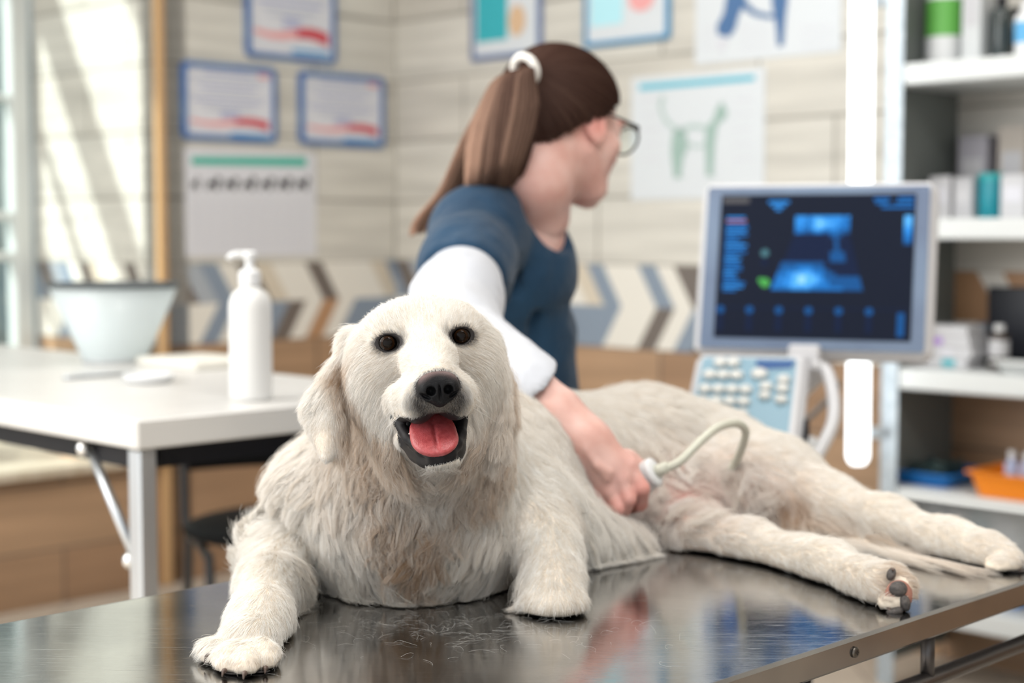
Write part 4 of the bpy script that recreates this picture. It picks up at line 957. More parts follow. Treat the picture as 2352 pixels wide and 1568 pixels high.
ca = nose.data.color_attributes.new('pig', 'FLOAT_COLOR', 'POINT'); ca.data.foreach_set('color', pc.astype(np.float32).ravel())

TFd = Field(H(-.2, -8.2, 4.9) - .05, H(-.2, -8.2, 4.9) + .05, .0012)
tR = np.stack([HX, unit(HY * .78 + HZ * .62), unit(HZ * .78 - HY * .62)])
TFd.ell(H(-.4, -7.95, 4.7), (.0200, .0050, .028), tR, .004)
TFd.ell(H(-.35, -8.7, 5.8), (.0182, .0042, .0160), tR, .007)
TFd.ell(H(-.35, -7.7, 6.0), (.0006, .0062, .027), tR, .003, 'sub')
TV, TQ = TFd.skin()
m_tongue = mat('tongue', (.58, .115, .12), rough=.33, spec=.5, sss=.25)
mottle(m_tongue, (.34, .05, .055), (.43, .08, .085), 260, bump=.25, bscale=900)
mesh('tongue', TV, TQ, m_tongue, dog)
m_tooth = mat('tooth', (.85, .80, .70), rough=.25)
for (x, y, z, h, r) in ((-1.9, -8.6, 4.9, .85, .17), (-2.35, -8.1, 3.8, .3, .15)):
    b = MB(); b.tube([H(x, y - .2, z), H(x, y + h * .5, z + .08), H(x + .05, y + h, z - .05)], [r * .01, r * .0078, r * .0015], 10); b.build('tooth', m_tooth, dog, smooth=True)
m_claw = mat('claw', (.10, .065, .05), rough=.4)
def claw(p0, p1, r, m=m_claw):
    q = catmull([p0, (np.asarray(p0) + p1) / 2 + np.array([0, 0, .0025]), p1], 4)
    MB().tube(q, np.linspace(r, r * .25, len(q)), 8).build('claw', m, dog, smooth=True)
for (x0, y0, d0, x1, y1, d1) in ((480, 1504, 1.284, 464, 1530, 1.277), (516, 1540, 1.254, 508, 1560, 1.247), (562, 1546, 1.246, 558, 1566, 1.239), (610, 1534, 1.262, 608, 1552, 1.254)): claw(W(x0, y0, d0), W(x1 + (x0 - x1) * .3, y1 + (y0 - y1) * .3, d1 + (d0 - d1) * .3), .0025)
for (x0, y0, d0, x1, y1, d1) in ((2046, 1322, 1.49, 2052, 1308, 1.478), (2033, 1393, 1.474, 2046, 1406, 1.468)): claw(W(x0, y0, d0), W(x1, y1, d1), .0034)
for (x0, y0, d0, x1, y1, d1) in ((2325, 1300, 1.648, 2345, 1312, 1.642), (2330, 1283, 1.652, 2352, 1292, 1.645)): claw(W(x0, y0, d0), W(x1, y1, d1), .0034)
m_pad = mottle(mat('paw_pad', (.07, .06, .055), rough=.6), (.045, .04, .038), (.10, .085, .078), 300, bump=.4)
m_padp = mat('paw_web', (.33, .15, .11), rough=.7)
for px, py, d, rx, rz, a, mm in ((2063, 1352, 1.4735, .0088, .0078, 0, m_pad), (2078, 1384, 1.4728, .0055, .0085, 15, m_pad), (2055, 1403, 1.471, .0085, .0042, 10, m_pad), (2064, 1368, 1.4775, .0135, .0155, 0, m_padp), (2047, 1318, 1.484, .0042, .0065, -20, m_pad)):
    f = Field(W(px, py, d) - .024, W(px, py, d) + .024, .0013); f.ell(W(px, py, d), (rx, .006, rz), rot(0, math.radians(a), 0), .002)
    v, q = f.skin(); mesh('paw_pad', v, q, mm, dog)
for px, py, d in ((545, 1549, 1.262), (592, 1546, 1.268), (2335, 1312, 1.65)):
    f = Field(W(px, py, d) - .025, W(px, py, d) + .025, .0013); f.ell(W(px, py, d), (.013, .008, .0045), None, .002); f.half((0, 0, TABLE_Z + .0006), (0, 0, -1), .001)
    v, q = f.skin(); mesh('paw_pad', v, q, m_pad, dog)

# ---- coat
m_fur = bpy.data.materials.new('fur'); m_fur.use_nodes = True
t = m_fur.node_tree; t.nodes.clear()
_out = nd(t, 'ShaderNodeOutputMaterial')
def attr(n): a = nd(t, 'ShaderNodeAttribute'); a.attribute_name = n; return a.outputs['Fac']
def mixc(f, a, b):
    n = nd(t, 'ShaderNodeMix'); n.data_type = 'RGBA'
    t.links.new(f, n.inputs[0])
    for x, i in ((a, 6), (b, 7)):
        if isinstance(x, tuple): n.inputs[i].default_value = (*x, 1)
        else: t.links.new(x, n.inputs[i])
    return n.outputs[2]
_c = mixc(attr('rnd'), (.82, .765, .69), (1.0, .995, .975))
_c = mixc(attr('tan'), _c, (.50, .31, .16))
_c = mixc(attr('pink'), _c, (.80, .60, .55))
_c = mixc(attr('dark'), _c, (.035, .030, .032))
_d = nd(t, 'ShaderNodeBsdfDiffuse'); _tr = nd(t, 'ShaderNodeBsdfTranslucent')
_gl = nd(t, 'ShaderNodeBsdfHair'); t.links.new(mixc(attr('dark'), (.55, .53, .48), (.03, .03, .03)), _gl.inputs['Color']); _gl.component = 'Reflection'
_gl.inputs['RoughnessU'].default_value = .35; _gl.inputs['RoughnessV'].default_value = .6
t.links.new(_c, _d.inputs[0]); t.links.new(_c, _tr.inputs[0])
_m1 = nd(t, 'ShaderNodeMixShader', Fac=.42); t.links.new(_d.outputs[0], _m1.inputs[1]); t.links.new(_tr.outputs[0], _m1.inputs[2])
_m2 = nd(t, 'ShaderNodeMixShader', Fac=.10); t.links.new(_m1.outputs[0], _m2.inputs[1]); t.links.new(_gl.outputs[0], _m2.inputs[2])
t.links.new(_m2.outputs[0], _out.inputs[0])

def fw(dx, dy, dd): return unit((dx, dd, -dy))
#          px    py    depth  flow            len   lift tan  wave
BODY_C = [(945, 1170, 1.49, (0, 1, 0), .040, .35, .50, 1.0), (945, 1260, 1.48, (0, 1, -.1), .038, .3, .62, 1.2), (955, 1370, 1.47, (.1, .8, -.6), .046, .3, .50, .8),
 (800, 1200, 1.52, (.55, .8, 0), .030, .3, .06, .4), (850, 1290, 1.50, (.5, .8, 0), .032, .3, .12, .5), (1085, 1200, 1.52, (-.35, .9, 0), .030, .3, .10, .4), (1050, 1290, 1.50, (-.4, .85, 0), .032, .3, .14, .5),
 (690, 1110, 1.57, (-.7, .5, 0), .040, .7, .10, .5), (700, 1060, 1.55, (-.5, .3, 0), .035, .7, .10, .5), (800, 1120, 1.50, (-.2, 1, 0), .036, .4, .22, .5), (850, 1060, 1.45, (.2, 1, 0), .050, .4, .46, 1.3), (1110, 1060, 1.47, (-.1, 1, 0), .050, .4, .42, 1.3), (970, 1100, 1.47, (0, 1, 0), .040, .4, .22, .8),
 (690, 1210, 1.58, (-.5, .8, -.2), .022, .4, .02, .2), (640, 1200, 1.62, (-.7, .2, 0), .030, .8, .0, .4), (760, 1350, 1.50, (.2, .8, -.5), .044, .35, .05, .4), (700, 1330, 1.50, (.1, 1, -.1), .030, .4, .10, .4), (860, 1375, 1.48, (.2, .7, -.7), .044, .3, .12, .5), (1100, 1370, 1.48, (-.1, .7, -.7), .044, .3, .16, .5), (1170, 1350, 1.50, (.0, .8, -.5), .036, .3, .12, .4),
 (590, 1230, 1.58, (-.5, -.7, 0), .030, 1.0, .02, .3), (560, 1270, 1.54, (-.7, .3, -.2), .020, .6, .03, .3), (650, 1290, 1.52, (-.1, 1, -.4), .014, .3, .02, .1), (600, 1350, 1.44, (-.15, 1, -.5), .011, .25, .0, .1), (590, 1430, 1.36, (-.2, 1, -.6), .010, .25, .0, .1), (540, 1470, 1.31, (-.4, .8, -.5), .012, .3, .0, .1), (560, 1510, 1.27, (-.1, 1, -.5), .0065, .15, .02, .05), (560, 1545, 1.25, (-.0, 1, -.3), .006, .2, .22, .05),
 (1265, 1230, 1.53, (.05, 1, -.2), .011, .25, .0, .1), (1270, 1320, 1.47, (.0, 1, -.2), .009, .25, .03, .1), (1270, 1400, 1.45, (0, 1, 0), .008, .2, .05, .1), (1208, 1250, 1.56, (-.1, 1, 0), .014, .3, .45, .1),  # crease shade between foreleg and chest painted in as tan
 (1130, 1090, 1.55, (.3, .9, .1), .020, .25, .03, .2), (1210, 1080, 1.56, (.5, .8, .3), .018, .25, .0, .2), (1330, 1180, 1.64, (.6, .8, 0), .030, .3, .0, .3), (1370, 1260, 1.65, (.35, 1, -.3), .042, .35, .0, .3), (1440, 1290, 1.68, (.4, .9, -.3), .045, .35, .02, .4), (1340, 1340, 1.56, (.2, 1, -.4), .035, .35, .03, .3),
 (1250, 930, 1.80, (1, .1, .2), .022, .25, .03, .2), (1400, 910, 1.92, (1, .1, .1), .024, .3, .05, .3), (1550, 930, 1.97, (.9, .4, .0), .024, .3, .06, .3), (1420, 1000, 1.87, (.6, .7, -.2), .024, .3, .04, .4), (1540, 1030, 1.90, (.6, .7, -.2), .026, .35, .05, .5), (1660, 1000, 1.97, (.8, .55, -.1), .020, .3, .02, .2),
 (1520, 1140, 1.86, (.5, .6, -.3), .030, .6, .05, 1.0), (1620, 1130, 1.88, (.6, .6, -.3), .040, .6, .06, 1.1), (1600, 1200, 1.85, (.4, .8, -.3), .042, .6, .05, 1.1), (1700, 1140, 1.90, (.7, .7, -.2), .042, .5, .14, .9),
 (1780, 1060, 1.91, (.9, .45, -.2), .016, .25, .02, .1), (1900, 1120, 1.86, (.9, .45, -.3), .012, .25, .02, .1), (1840, 1190, 1.88, (.5, .85, -.1), .046, .4, .80, .5), (1760, 1190, 1.90, (.5, .85, -.1), .042, .4, .34, .6), (2040, 1180, 1.79, (.9, .4, -.4), .010, .25, .02, .1), (2180, 1240, 1.72, (.9, .45, -.4), .010, .25, .02, .1), (2290, 1275, 1.66, (.9, .3, -.3), .009, .25, .10, .1),  # tan feathering behind the thigh, deepened to paint its shadow
 (1560, 1250, 1.78, (.7, .7, -.2), .030, .4, .0, .5), (1620, 1240, 1.75, (1, .3, -.2), .014, .25, .0, .1), (1800, 1270, 1.66, (1, .35, -.4), .010, .22, .0, .1), (1900, 1300, 1.60, (.9, .5, -.5), .010, .22, .02, .1), (2000, 1340, 1.52, (.8, .5, -.5), .010, .22, .08, .1), (2070, 1350, 1.48, (.9, .1, -.2), .010, .5, .35, .1),
 (1880, 1235, 1.85, (1, .3, -.4), .055, .35, .35, .3), (1990, 1275, 1.77, (1, .35, -.45), .075, .30, .42, .2), (2100, 1305, 1.69, (1, .3, -.3), .080, .25, .40, .2)]
HEAD_C = [((0, 3.5, -2), (0, .6, -1), .008, .16, .0, 0), ((-3, 3, -3), (-.3, .5, -1), .009, .16, .0, 0), ((3, 3, -3), (.3, .5, -1), .009, .16, .0, 0), ((0, 1, .5), (0, 1, -.5), .006, .14, .0, 0),
 ((-2.6, 1.9, 0), (-.3, .9, -.6), .007, .16, .02, 0), ((2.6, 1.9, 0), (.3, .9, -.6), .007, .16, .02, 0), ((0, -1.5, 4), (0, .7, -.7), .0045, .2, .0, 0), ((-1.5, -2.2, 4.5), (-.5, .1, -1), .005, .2, .0, 0), ((1.5, -2.2, 4.5), (.5, .1, -1), .005, .2, .0, 0),
 ((-2.5, -4.4, 5), (-.5, -.4, -1), .006, .16, .0, 0), ((2.5, -4.4, 5), (.5, -.4, -1), .006, .16, .0, 0), ((-1.3, -6, 7), (-.35, -1, -.2), .006, .3, .0, 0), ((1.3, -6, 7), (.35, -1, -.2), .006, .3, .0, 0), ((0, -5.6, 8), (0, -1, 0), .003, .3, .0, 0),
 ((-3.4, -2, 0), (-.7, -.5, -1), .008, .25, .10, 0), ((3.4, -2, 0), (.7, -.5, -1), .008, .25, .08, 0), ((-5, -3, -2.5), (-.4, -.9, -.6), .013, .3, .02, .1), ((5, -3, -2.5), (.4, -.9, -.6), .013, .3, .04, .1), ((-4.2, -6, -1), (-.3, -1, -.4), .016, .3, .06, .2), ((4.2, -6, -1), (.3, -1, -.4), .016, .3, .06, .2),
 ((-6, 0, -5), (-.3, -.7, -.6), .012, .3, .0, .1), ((6, 0, -5), (.3, -.7, -.6), .012, .3, .0, .1), ((-4.6, -9.5, -3), (.1, -1, 0), .046, .4, .48, 1.3), ((4.6, -9.5, -3), (-.1, -1, 0), .046, .4, .46, 1.3), ((-2.5, -9.5, -.5), (0, -1, -.2), .022, .35, .10, .4), ((2.5, -9.5, -.5), (0, -1, -.2), .022, .35, .10, .4), ((0, -12, -2), (0, -1, 0), .034, .4, .18, .6), ((0, -11, 5), (0, -.8, -.6), .006, .2, .0, 0), ((-1.3, -10.8, 4.5), (-.2, -.8, -.6), .006, .2, .0, 0), ((1.3, -10.8, 4.5), (.2, -.8, -.6), .006, .2, .0, 0), ((0, -11.4, 3), (0, -.8, -.6), .012, .3, .0, .1)]
def hfrom(px, py, d): return tuple(HL(W(px, py, d)))
EAR_C = [(790, 790, 1.41, (-.2, 1, 0), .012, .3, .10, .1), (755, 830, 1.40, (-.4, .9, 0), .016, .45, .04, .2), (715, 900, 1.39, (-.6, .8, 0), .014, .5, .03, .3), (735, 940, 1.38, (-.2, 1, 0), .009, .25, .03, .1), (690, 950, 1.385, (-.6, .7, 0), .008, .4, .03, .1), (740, 1000, 1.37, (.1, 1, 0), .0028, .10, .16, 0), (757, 1055, 1.365, (0, 1, 0), .0035, .12, .03, 0), (725, 975, 1.37, (.1, 1, 0), .0035, .12, .05, 0), (786, 850, 1.40, (-.6, .6, -.2), .012, .4, .62, .1), (800, 930, 1.40, (.1, 1, 0), .020, .4, .55, .6), (800, 1010, 1.40, (.1, 1, 0), .032, .4, .55, .9),
         (1135, 850, 1.41, (.15, 1, 0), .020, .3, .10, .3), (1150, 940, 1.41, (.05, 1, 0), .028, .3, .22, .6), (1120, 960, 1.40, (.0, 1, 0), .028, .3, .25, .7), (1140, 1010, 1.41, (-.1, 1, 0), .030, .35, .22, .7)]
def pack(rows):
    P = np.array([r[0] for r in rows]); D = np.array([r[1] for r in rows]); S = np.array([r[2:] for r in rows]); return P, D, S
C_BODY = pack([(W(a, b, c), fw(*f), l, li, tn, wv) for a, b, c, f, l, li, tn, wv in BODY_C])
C_HEAD = pack([(H(*p), unit(f) @ HR, l, li, tn, wv) for p, f, l, li, tn, wv in HEAD_C] + [(W(a, b, c), fw(*f), l, li, tn, wv) for a, b, c, f, l, li, tn, wv in EAR_C])

def sample(V, Q, n, dens):
    tri = np.concatenate([Q[:, [0, 1, 2]], Q[:, [0, 2, 3]]]); a, b, c = V[tri[:, 0]], V[tri[:, 1]], V[tri[:, 2]]
    ar = np.linalg.norm(np.cross(b - a, c - a), axis=1) / 2; w = ar * dens((a + b + c) / 3); w /= w.sum()
    i = rng.choice(len(tri), n, p=w); r1 = np.sqrt(rng.random(n))[:, None]; r2 = rng.random(n)[:, None]
    return a[i] * (1 - r1) + b[i] * (r1 * (1 - r2)) + c[i] * (r1 * r2)
def fields(P, C, p=3.0, s=.006):
    CP, CD, CS = C; D = np.zeros((len(P), 3)); S = np.zeros((len(P), CS.shape[1]))
    for i in range(0, len(P), 20000):
        q = P[i:i + 20000]; d2 = ((q[:, None] - CP[None]) ** 2).sum(2) + s * s; w = d2 ** -p; w /= w.sum(1)[:, None]
        D[i:i + 20000] = w @ CD; S[i:i + 20000] = w @ CS
    return D, S
CAMP = np.array([0, 0, CAMH])
def groom(name, F, V, Q, n, C, rad, K=6, mask=None, dark=None, lenmul=None, clump=.6, clumps=40, parent=None, seed=1, extra=0, droop=.4):
    def dens(p):
        g = F.grad(p); vw = CAMP - p; vw /= np.linalg.norm(vw, axis=1)[:, None]
        d = np.where((g * vw).sum(1) > -.25, 1.0, .12) * (1.45 / np.maximum(p[:, 1], 1.2)) ** 2
        return d * np.where(p[:, 2] < TABLE_Z + .010, .04, 1)
    R = sample(V, Q, n, dens)
    if mask is not None: R = R[mask(R)]
    n = len(R); N = F.grad(R); D, S = fields(R, C)
    L = S[:, 0] * rng.uniform(.65, 1.15, n); lift = S[:, 1]; tan = S[:, 2]; wave = S[:, 3]
    if lenmul is not None: L = L * lenmul(R)
    fly0 = rng.random(n) < .03; L = np.where(fly0, L * 1.35, L); lift = np.where(fly0, lift + .35, lift)
    Tn = D - N * (D * N).sum(1)[:, None]; Tn /= np.linalg.norm(Tn, axis=1)[:, None] + 1e-6
    # neighbouring strands share a lock
    nc = max(n // clumps, 8); ci = rng.choice(n, nc, replace=False); kd = kdtree.KDTree(nc)
    for j, i in enumerate(ci): kd.insert(R[i], j)
    kd.balance(); own = np.array([kd.find(p)[1] for p in R]); lead = ci[own]
    jit = rng.normal(0, 1, (n, 3)); lj = rng.normal(0, 1, (nc, 3))
    Td = Tn + .07 * jit + (.13 + .25 * wave[:, None]) * (lj[own] - N * (lj[own] * N).sum(1)[:, None]) * np.minimum(L / .03, 1)[:, None]
    Td /= np.linalg.norm(Td, axis=1)[:, None]
    side = np.cross(N, Td); pha = rng.random(n) * 6.28; ph = pha[lead]; fr = (.8 + .6 * rng.random(nc))[own]
    P = np.zeros((n, K, 3)); P[:, 0] = R; seg = L / (K - 1)
    for k in range(1, K):
        s = k / (K - 1); g = np.zeros(3); g[2] = -droop * s
        d = Td + N * (lift * (1.25 - 1.0 * s))[:, None] + g * np.minimum(L / .03, 1)[:, None]
        d = d + side * (wave * .75 * np.cos(6.28 * fr * s + ph))[:, None] + N * (wave * .35 * np.sin(6.28 * fr * s + ph))[:, None]
        d /= np.linalg.norm(d, axis=1)[:, None]; P[:, k] = P[:, k - 1] + d * seg[:, None]
    nb = max(n // 260, 8); bi = rng.choice(n, nb, replace=False); kb = kdtree.KDTree(nb)
    for j, i in enumerate(bi): kb.insert(R[i], j)
    kb.balance(); ownb = np.array([kb.find(p)[1] for p in R]); leadb = bi[ownb]
    fly = rng.random(n) < .035
    cl = clump * np.minimum(L / .02, 1) * np.where(fly, .1, 1); cb = np.where(fly, 0, 1) * .62 * np.clip((L - .014) / .016, 0, 1) * np.clip(L[leadb] / np.maximum(L, 1e-4), 0, 1)
    P0 = P.copy()
    for k in range(1, K):
        s = (k / (K - 1)) ** 1.2; P[:, k] += (P0[lead, k] - P0[:, k]) * (cl * s)[:, None] * .8
    P0 = P.copy()
    for k in range(1, K):
        s = (k / (K - 1)) ** 1.4; P[:, k] += (P0[leadb, k] - P0[:, k]) * (cb * s)[:, None]
    lim = TABLE_Z + .0012 + .004 * rng.random((n, 1)); exc = np.maximum(lim - P[:, :, 2], 0); Nh = N.copy(); Nh[:, 2] = 0; Nh += .35 * rng.normal(0, 1, (n, 3)) * (1, 1, 0)
    P[:, :, :2] += exc[:, :, None] * Nh[:, None, :2] * .4; P[:, :, 2] = np.maximum(P[:, :, 2], lim)
    tp = np.linspace(1, .25, K)
    rnd = np.clip(.60 + .24 * rng.normal(0, 1, n) + .16 * rng.normal(0, 1, nc)[own], 0, 1)
    at = {'rnd': rnd, 'tan': np.clip(tan * (.75 + .5 * rng.random(n)) * rng.uniform(.55, 1.5, n)[lead], 0, 1), 'dark': np.zeros(n) if dark is None else dark(R), 'pink': belly(R) * (.5 if name == 'body_coat' else .18) if F is BF else np.zeros(n)}
    rr = rad * (R[:, 1] / 1.4)[:, None] * tp[None] * rng.uniform(.8, 1.15, (n, 1))
    return strands(name, P, rr, m_fur, parent, at)

def near(P, c, r): return np.linalg.norm(P - c, axis=1) < r
def body_mask(P):
    ok = ~(np.linalg.norm((P - W(2064, 1362, 1.478)) / np.array([.011, .02, .017]), axis=1) < 1)
    ok &= rng.random(len(P)) > .90 * belly(P)
    inside = ((P > HF.lo + .004) & (P < HF.lo + HF.h * (HF.n - 1) - .004)).all(1)
    return ok & ~(inside & (HF.at(P) < -.004))
def head_mask(P):
    L = HL(P); ok = ~mouth_skin(L + rng.normal(0, .07, L.shape)) & (eye_d(L) > 1.04) & (nose_d(L) > 1.0)
    return ok & ~(BF.at(P) < -.003)
def head_len(P):
    L = HL(P); return np.clip((np.minimum(eye_d(L) - .6, nose_d(L) - .6)) / 1.0, .4, 1) * np.where(np.abs(L[:, 0]) < 3.4, np.clip(.35 + (np.abs(((L[:, 1] + 8) / 2.4)) - .9) * 2, .35, 1), 1)
NB, NH = 300000, 280000
groom('body_coat', BF, BV, BQ, NB, C_BODY, .00016, mask=body_mask, parent=dog, clump=.5, clumps=22)
groom('head_coat', HF, HV, HQ, NH, C_HEAD, .00010, K=5, mask=head_mask, dark=lambda P: head_dark(HL(P)), lenmul=head_len, parent=dog, clump=.12, clumps=16, droop=.2)
BW = pack([(W(a, b, c), fw(*f), l, .8, tn, 1.4) for a, b, c, f, l, tn in ((1500, 1140, 1.86, (.3, .9, -.3), .050, .0), (1580, 1090, 1.88, (-.6, .8, -.3), .055, .0), (1620, 1150, 1.88, (.7, .6, -.3), .055, .05), (1560, 1200, 1.85, (-.2, .9, -.4), .050, .0), (1680, 1100, 1.92, (-.8, .4, -.3), .055, .03), (1660, 1190, 1.88, (.8, -.2, -.4), .050, .05), (1480, 1230, 1.82, (.6, .5, -.4), .045, .0))])
groom('belly_wisps', BF, BV, BQ, 90000, BW, .00017, K=8, mask=lambda P: (belly(P) > .22) & (rng.random(len(P)) < .32), parent=dog, clump=.92, clumps=34, droop=.5)
tp_ = catmull([W(1800, 1205, 1.90), W(1880, 1236, 1.84), W(2000, 1274, 1.77), W(2110, 1306, 1.69)], 8)
nt = 5200; u = rng.random(nt) ** .8; ii = np.minimum((u * (len(tp_) - 1)).astype(int), len(tp_) - 2)
rt = tp_[ii] + rng.normal(0, 1, (nt, 3)) * np.array([.010, .012, .006]) * (1.1 - u)[:, None]; dt = tp_[ii + 1] - tp_[ii]; dt /= np.linalg.norm(dt, axis=1)[:, None]
lk = np.floor(u * 26 + rng.random(nt) * .8).astype(int) % 40; lv = rng.normal(0, 1, (40, 3)) * np.array([.30, .30, .12])
K = 7; PT = np.zeros((nt, K, 3)); PT[:, 0] = rt; Lt = rng.uniform(.055, .115, nt)
for k in range(1, K):
    q = k / (K - 1); d = dt + lv[lk] * (1 - .4 * q) + np.array([.15, -.12, -.25 * q]) + np.outer(.25 * np.sin(6 * q + lk * 1.3), (.3, 1, .3)); d /= np.linalg.norm(d, axis=1)[:, None]
    PT[:, k] = PT[:, k - 1] + d * (Lt / (K - 1))[:, None]
PT[:, :, 2] = np.maximum(PT[:, :, 2], TABLE_Z + .001 + .006 * rng.random((nt, 1)))
strands('tail_plume', PT, .00017 * np.linspace(1, .3, K)[None], m_fur, dog, {'rnd': np.clip(rng.normal(.55, .25, nt), 0, 1), 'tan': np.clip(.24 + .16 * lv[lk][:, 0] + .12 * rng.normal(0, 1, nt), 0, 1), 'dark': np.zeros(nt), 'pink': np.zeros(nt)})
wl = []
for s, pts in ((-1, ((-2.4, -4.9, 5.6), (-2.7, -5.4, 5.0), (-2.2, -5.6, 6.2), (-2.9, -4.8, 4.2), (-2.5, -6.0, 5.2))), (1, ((2.5, -4.9, 5.6), (2.7, -5.5, 4.9), (2.2, -5.7, 6.1)))):
    for p in pts:
        L = rng.uniform(2.2, 3.8); a = H(*p); e = H(p[0] + s * L * .8, p[1] - L * .45, p[2] - L * .1); wl.append([a * (1 - q) + e * q - HY * .004 * q * q for q in np.linspace(0, 1, 6)])
strands('whiskers', np.array(wl), .00012 * np.linspace(1, .3, 6)[None], m_fur, dog, {'rnd': np.ones(len(wl)), 'tan': np.zeros(len(wl)), 'dark': np.zeros(len(wl)), 'pink': np.zeros(len(wl))})
# ------------------------------------------------------------------ the woman leaning over the dog
wom = empty('person', np.array([-.02, 2.40, 0]), 'woman in navy scrub top with brown ponytail turned to the screen, hand on the dog', 'person')
WO = W(1300, 274, 2.36)
WF = unit((.70, .66, -.24)); WX = unit(np.cross(WF, (-.06, .05, 1))); WU = np.cross(WX, WF)
WR = np.stack([WX, WU, WF])
def G(x, y, z): return WO + (WX * x + WU * y + WF * z) * .01
def GL(P): return (np.asarray(P) - WO) @ WR.T * 100
KF = Field(WO - np.array([.16, .16, .20]), WO + np.array([.16, .17, .15]), .0028)
def ge(x, y, z, rx, ry, rz, k=1.0, op='add', R=None): KF.ell(G(x, y, z), np.array([rx, ry, rz]) * .01, WR if R is None else R @ WR, k * .01, op)
def gc(l, k=1.0, op='add'): KF.chain([(G(*p[:3]), p[3] * .01) for p in l], k * .01, op)
ge(0, 2.0, -1.5, 7.0, 7.4, 8.9, 1)
ge(0, -3.2, 3.0, 5.9, 8.0, 6.2, 2)
gc([(-4.6, -5.0, .5, 1.8), (-2.2, -9.4, 5.5, 1.6), (0, -10.2, 6.6, 1.5), (2.2, -9.4, 5.5, 1.6), (4.6, -5.0, .5, 1.8)], 1.5)
gc([(0, 1.0, 8.6, 1.0), (0, -2.6, 10.2, 1.0), (0, -3.3, 10.3, 1.15)], .9)          # nose
for s in (-1, 1):
    ge(s * 3.2, -.2, 8.3, 1.7, 1.0, 1.0, .6, 'sub'); ge(s * 3.2, -.2, 7.2, 1.2, 1.2, 1.2, .2)
    ge(s * 4.3, -3.2, 5.2, 1.9, 1.7, 1.7, 1.5)
    ge(s * 3.2, 1.4, 8.1, 1.9, .5, .7, .6)
ge(0, -6.2, 8.5, 2.2, .55, .8, .4); ge(0, -7.1, 8.3, 1.9, .55, .8, .4); ge(0, -6.65, 9.3, 2.0, .12, .6, .2, 'sub')
for s in (-1, 1):                                                                    # ears
    ge(s * 6.9, -1.6, -.6, .65, 3.0, 1.75, .4, R=hrot(-12, s * 22, 0)); ge(s * 7.5, -1.2, -.1, .45, 1.9, .9, .3, 'sub', R=hrot(-12, s * 22, 0)); ge(s * 7.0, -3.9, .2, .55, .9, .8, .4)
gc([(0, -5.5, -3.2, 5.2), (0, -11, -4.4, 4.9)], 2.5)
NK = W(1228, 492, 2.345)
KF.chain([(G(0, -10, -4.2), .049), (NK, .053)], .02)
KV, KQ = KF.skin()
# body under the clothes
TF = Field((-.36, 1.98, .40), (.62, 2.75, 1.21), .009)
TF.chain([(NK + UP * .03, .050), (W(1180, 560, 2.37), .068), (W(1165, 660, 2.37), .086)], .04)
TF.chain([(W(1165, 660, 2.37), .086), (W(1185, 800, 2.38), .074), (W(1160, 1080, 2.41), .105)], .04)
TF.chain([(W(1108, 545, 2.26), .050), (W(1085, 590, 2.18), .046)], .03)
TF.chain([(W(1180, 540, 2.48), .050), (W(1165, 760, 2.53), .038), (W(1250, 960, 2.52), .03), (W(1370, 1060, 2.50), .03)], .02)
hips = np.array([-.02, 2.40, .66])
for s in (-1, 1):
    hp = hips + np.array([0, .09 * s, 0]); kn_ = np.array([.40, 2.47 + .10 * s, .60])
    TF.chain([(hp, .085), (kn_, .058)], .03)
BVp, BQp = TF.skin()
LF = Field((.22, 2.25, .0), (.56, 2.68, .70), .009)
for s in (-1, 1):
    kn_ = np.array([.40, 2.47 + .10 * s, .60]); LF.chain([(kn_, .056), (kn_ + np.array([.0, .0, -.25]), .05), (kn_ + np.array([-.03, 0, -.52]), .036)], .02)
LV, LQ = LF.skin()
# the near arm with its hand, fine
AF = Field((-.13, 1.690, .78), (.20, 2.28, 1.17), .0026)
AF.chain(PR([(1090, 590, 2.19, .044), (1050, 690, 2.05, .042), (1042, 775, 1.93, .036), (1130, 850, 1.86, .033), (1205, 905, 1.805, .0335), (1270, 958, 1.780, .0325), (1335, 1010, 1.765, .0265), (1352, 1026, 1.762, .0265)]), .02)
hand = PR([(1352, 1026, 1.762, .0255), (1392, 1070, 1.755, .026)]); AF.chain(hand, .015)
for l in ([(1352, 1022, 1.762, .018), (1440, 1072, 1.750, .0135)], [(1350, 1030, 1.756, .017), (1428, 1100, 1.742, .0135)], [(1345, 1040, 1.756, .016), (1402, 1124, 1.742, .0125)], [(1340, 1045, 1.762, .015), (1372, 1138, 1.750, .0115)]): AF.chain(PR(l), .007)
FING = [[(1440, 1072, 1.750, .0104), (1474, 1122, 1.740, .0094), (1470, 1156, 1.758, .0088), (1452, 1164, 1.778, .0078)],
        [(1428, 1100, 1.742, .0104), (1444, 1146, 1.732, .0088), (1432, 1172, 1.750, .0082), (1416, 1172, 1.770, .0074)],
        [(1402, 1124, 1.742, .0098), (1420, 1166, 1.732, .0082), (1410, 1190, 1.748, .0076), (1396, 1188, 1.768, .0068)],
        [(1372, 1138, 1.750, .0088), (1396, 1180, 1.738, .0076), (1404, 1200, 1.750, .0082), (1396, 1202, 1.766, .0072)]]
for l in FING:
    AF.chain(PR(l), .0018)
    AF.ell(W(*l[0][:3]), (.0105, .0100, .0105), None, .005)
AF.chain(PR([(1385, 1050, 1.775, .016), (1440, 1058, 1.788, .0125), (1478, 1082, 1.786, .0105), (1492, 1100, 1.778, .009)]), .006)   # thumb, behind
AF.chain(PR([(1300, 985, 1.745, .0035), (1345, 1030, 1.736, .0034), (1372, 1070, 1.730, .0032), (1400, 1085, 1.728, .003)]), .006)     # vein
AF.chain(PR([(1345, 1030, 1.736, .003), (1395, 1100, 1.729, .0026)]), .006)
AV, AQ = AF.skin()
parts = [(KV, KQ), (BVp, BQp), (LV, LQ), (AV, AQ)]; vv, qq, n0 = [], [], 0
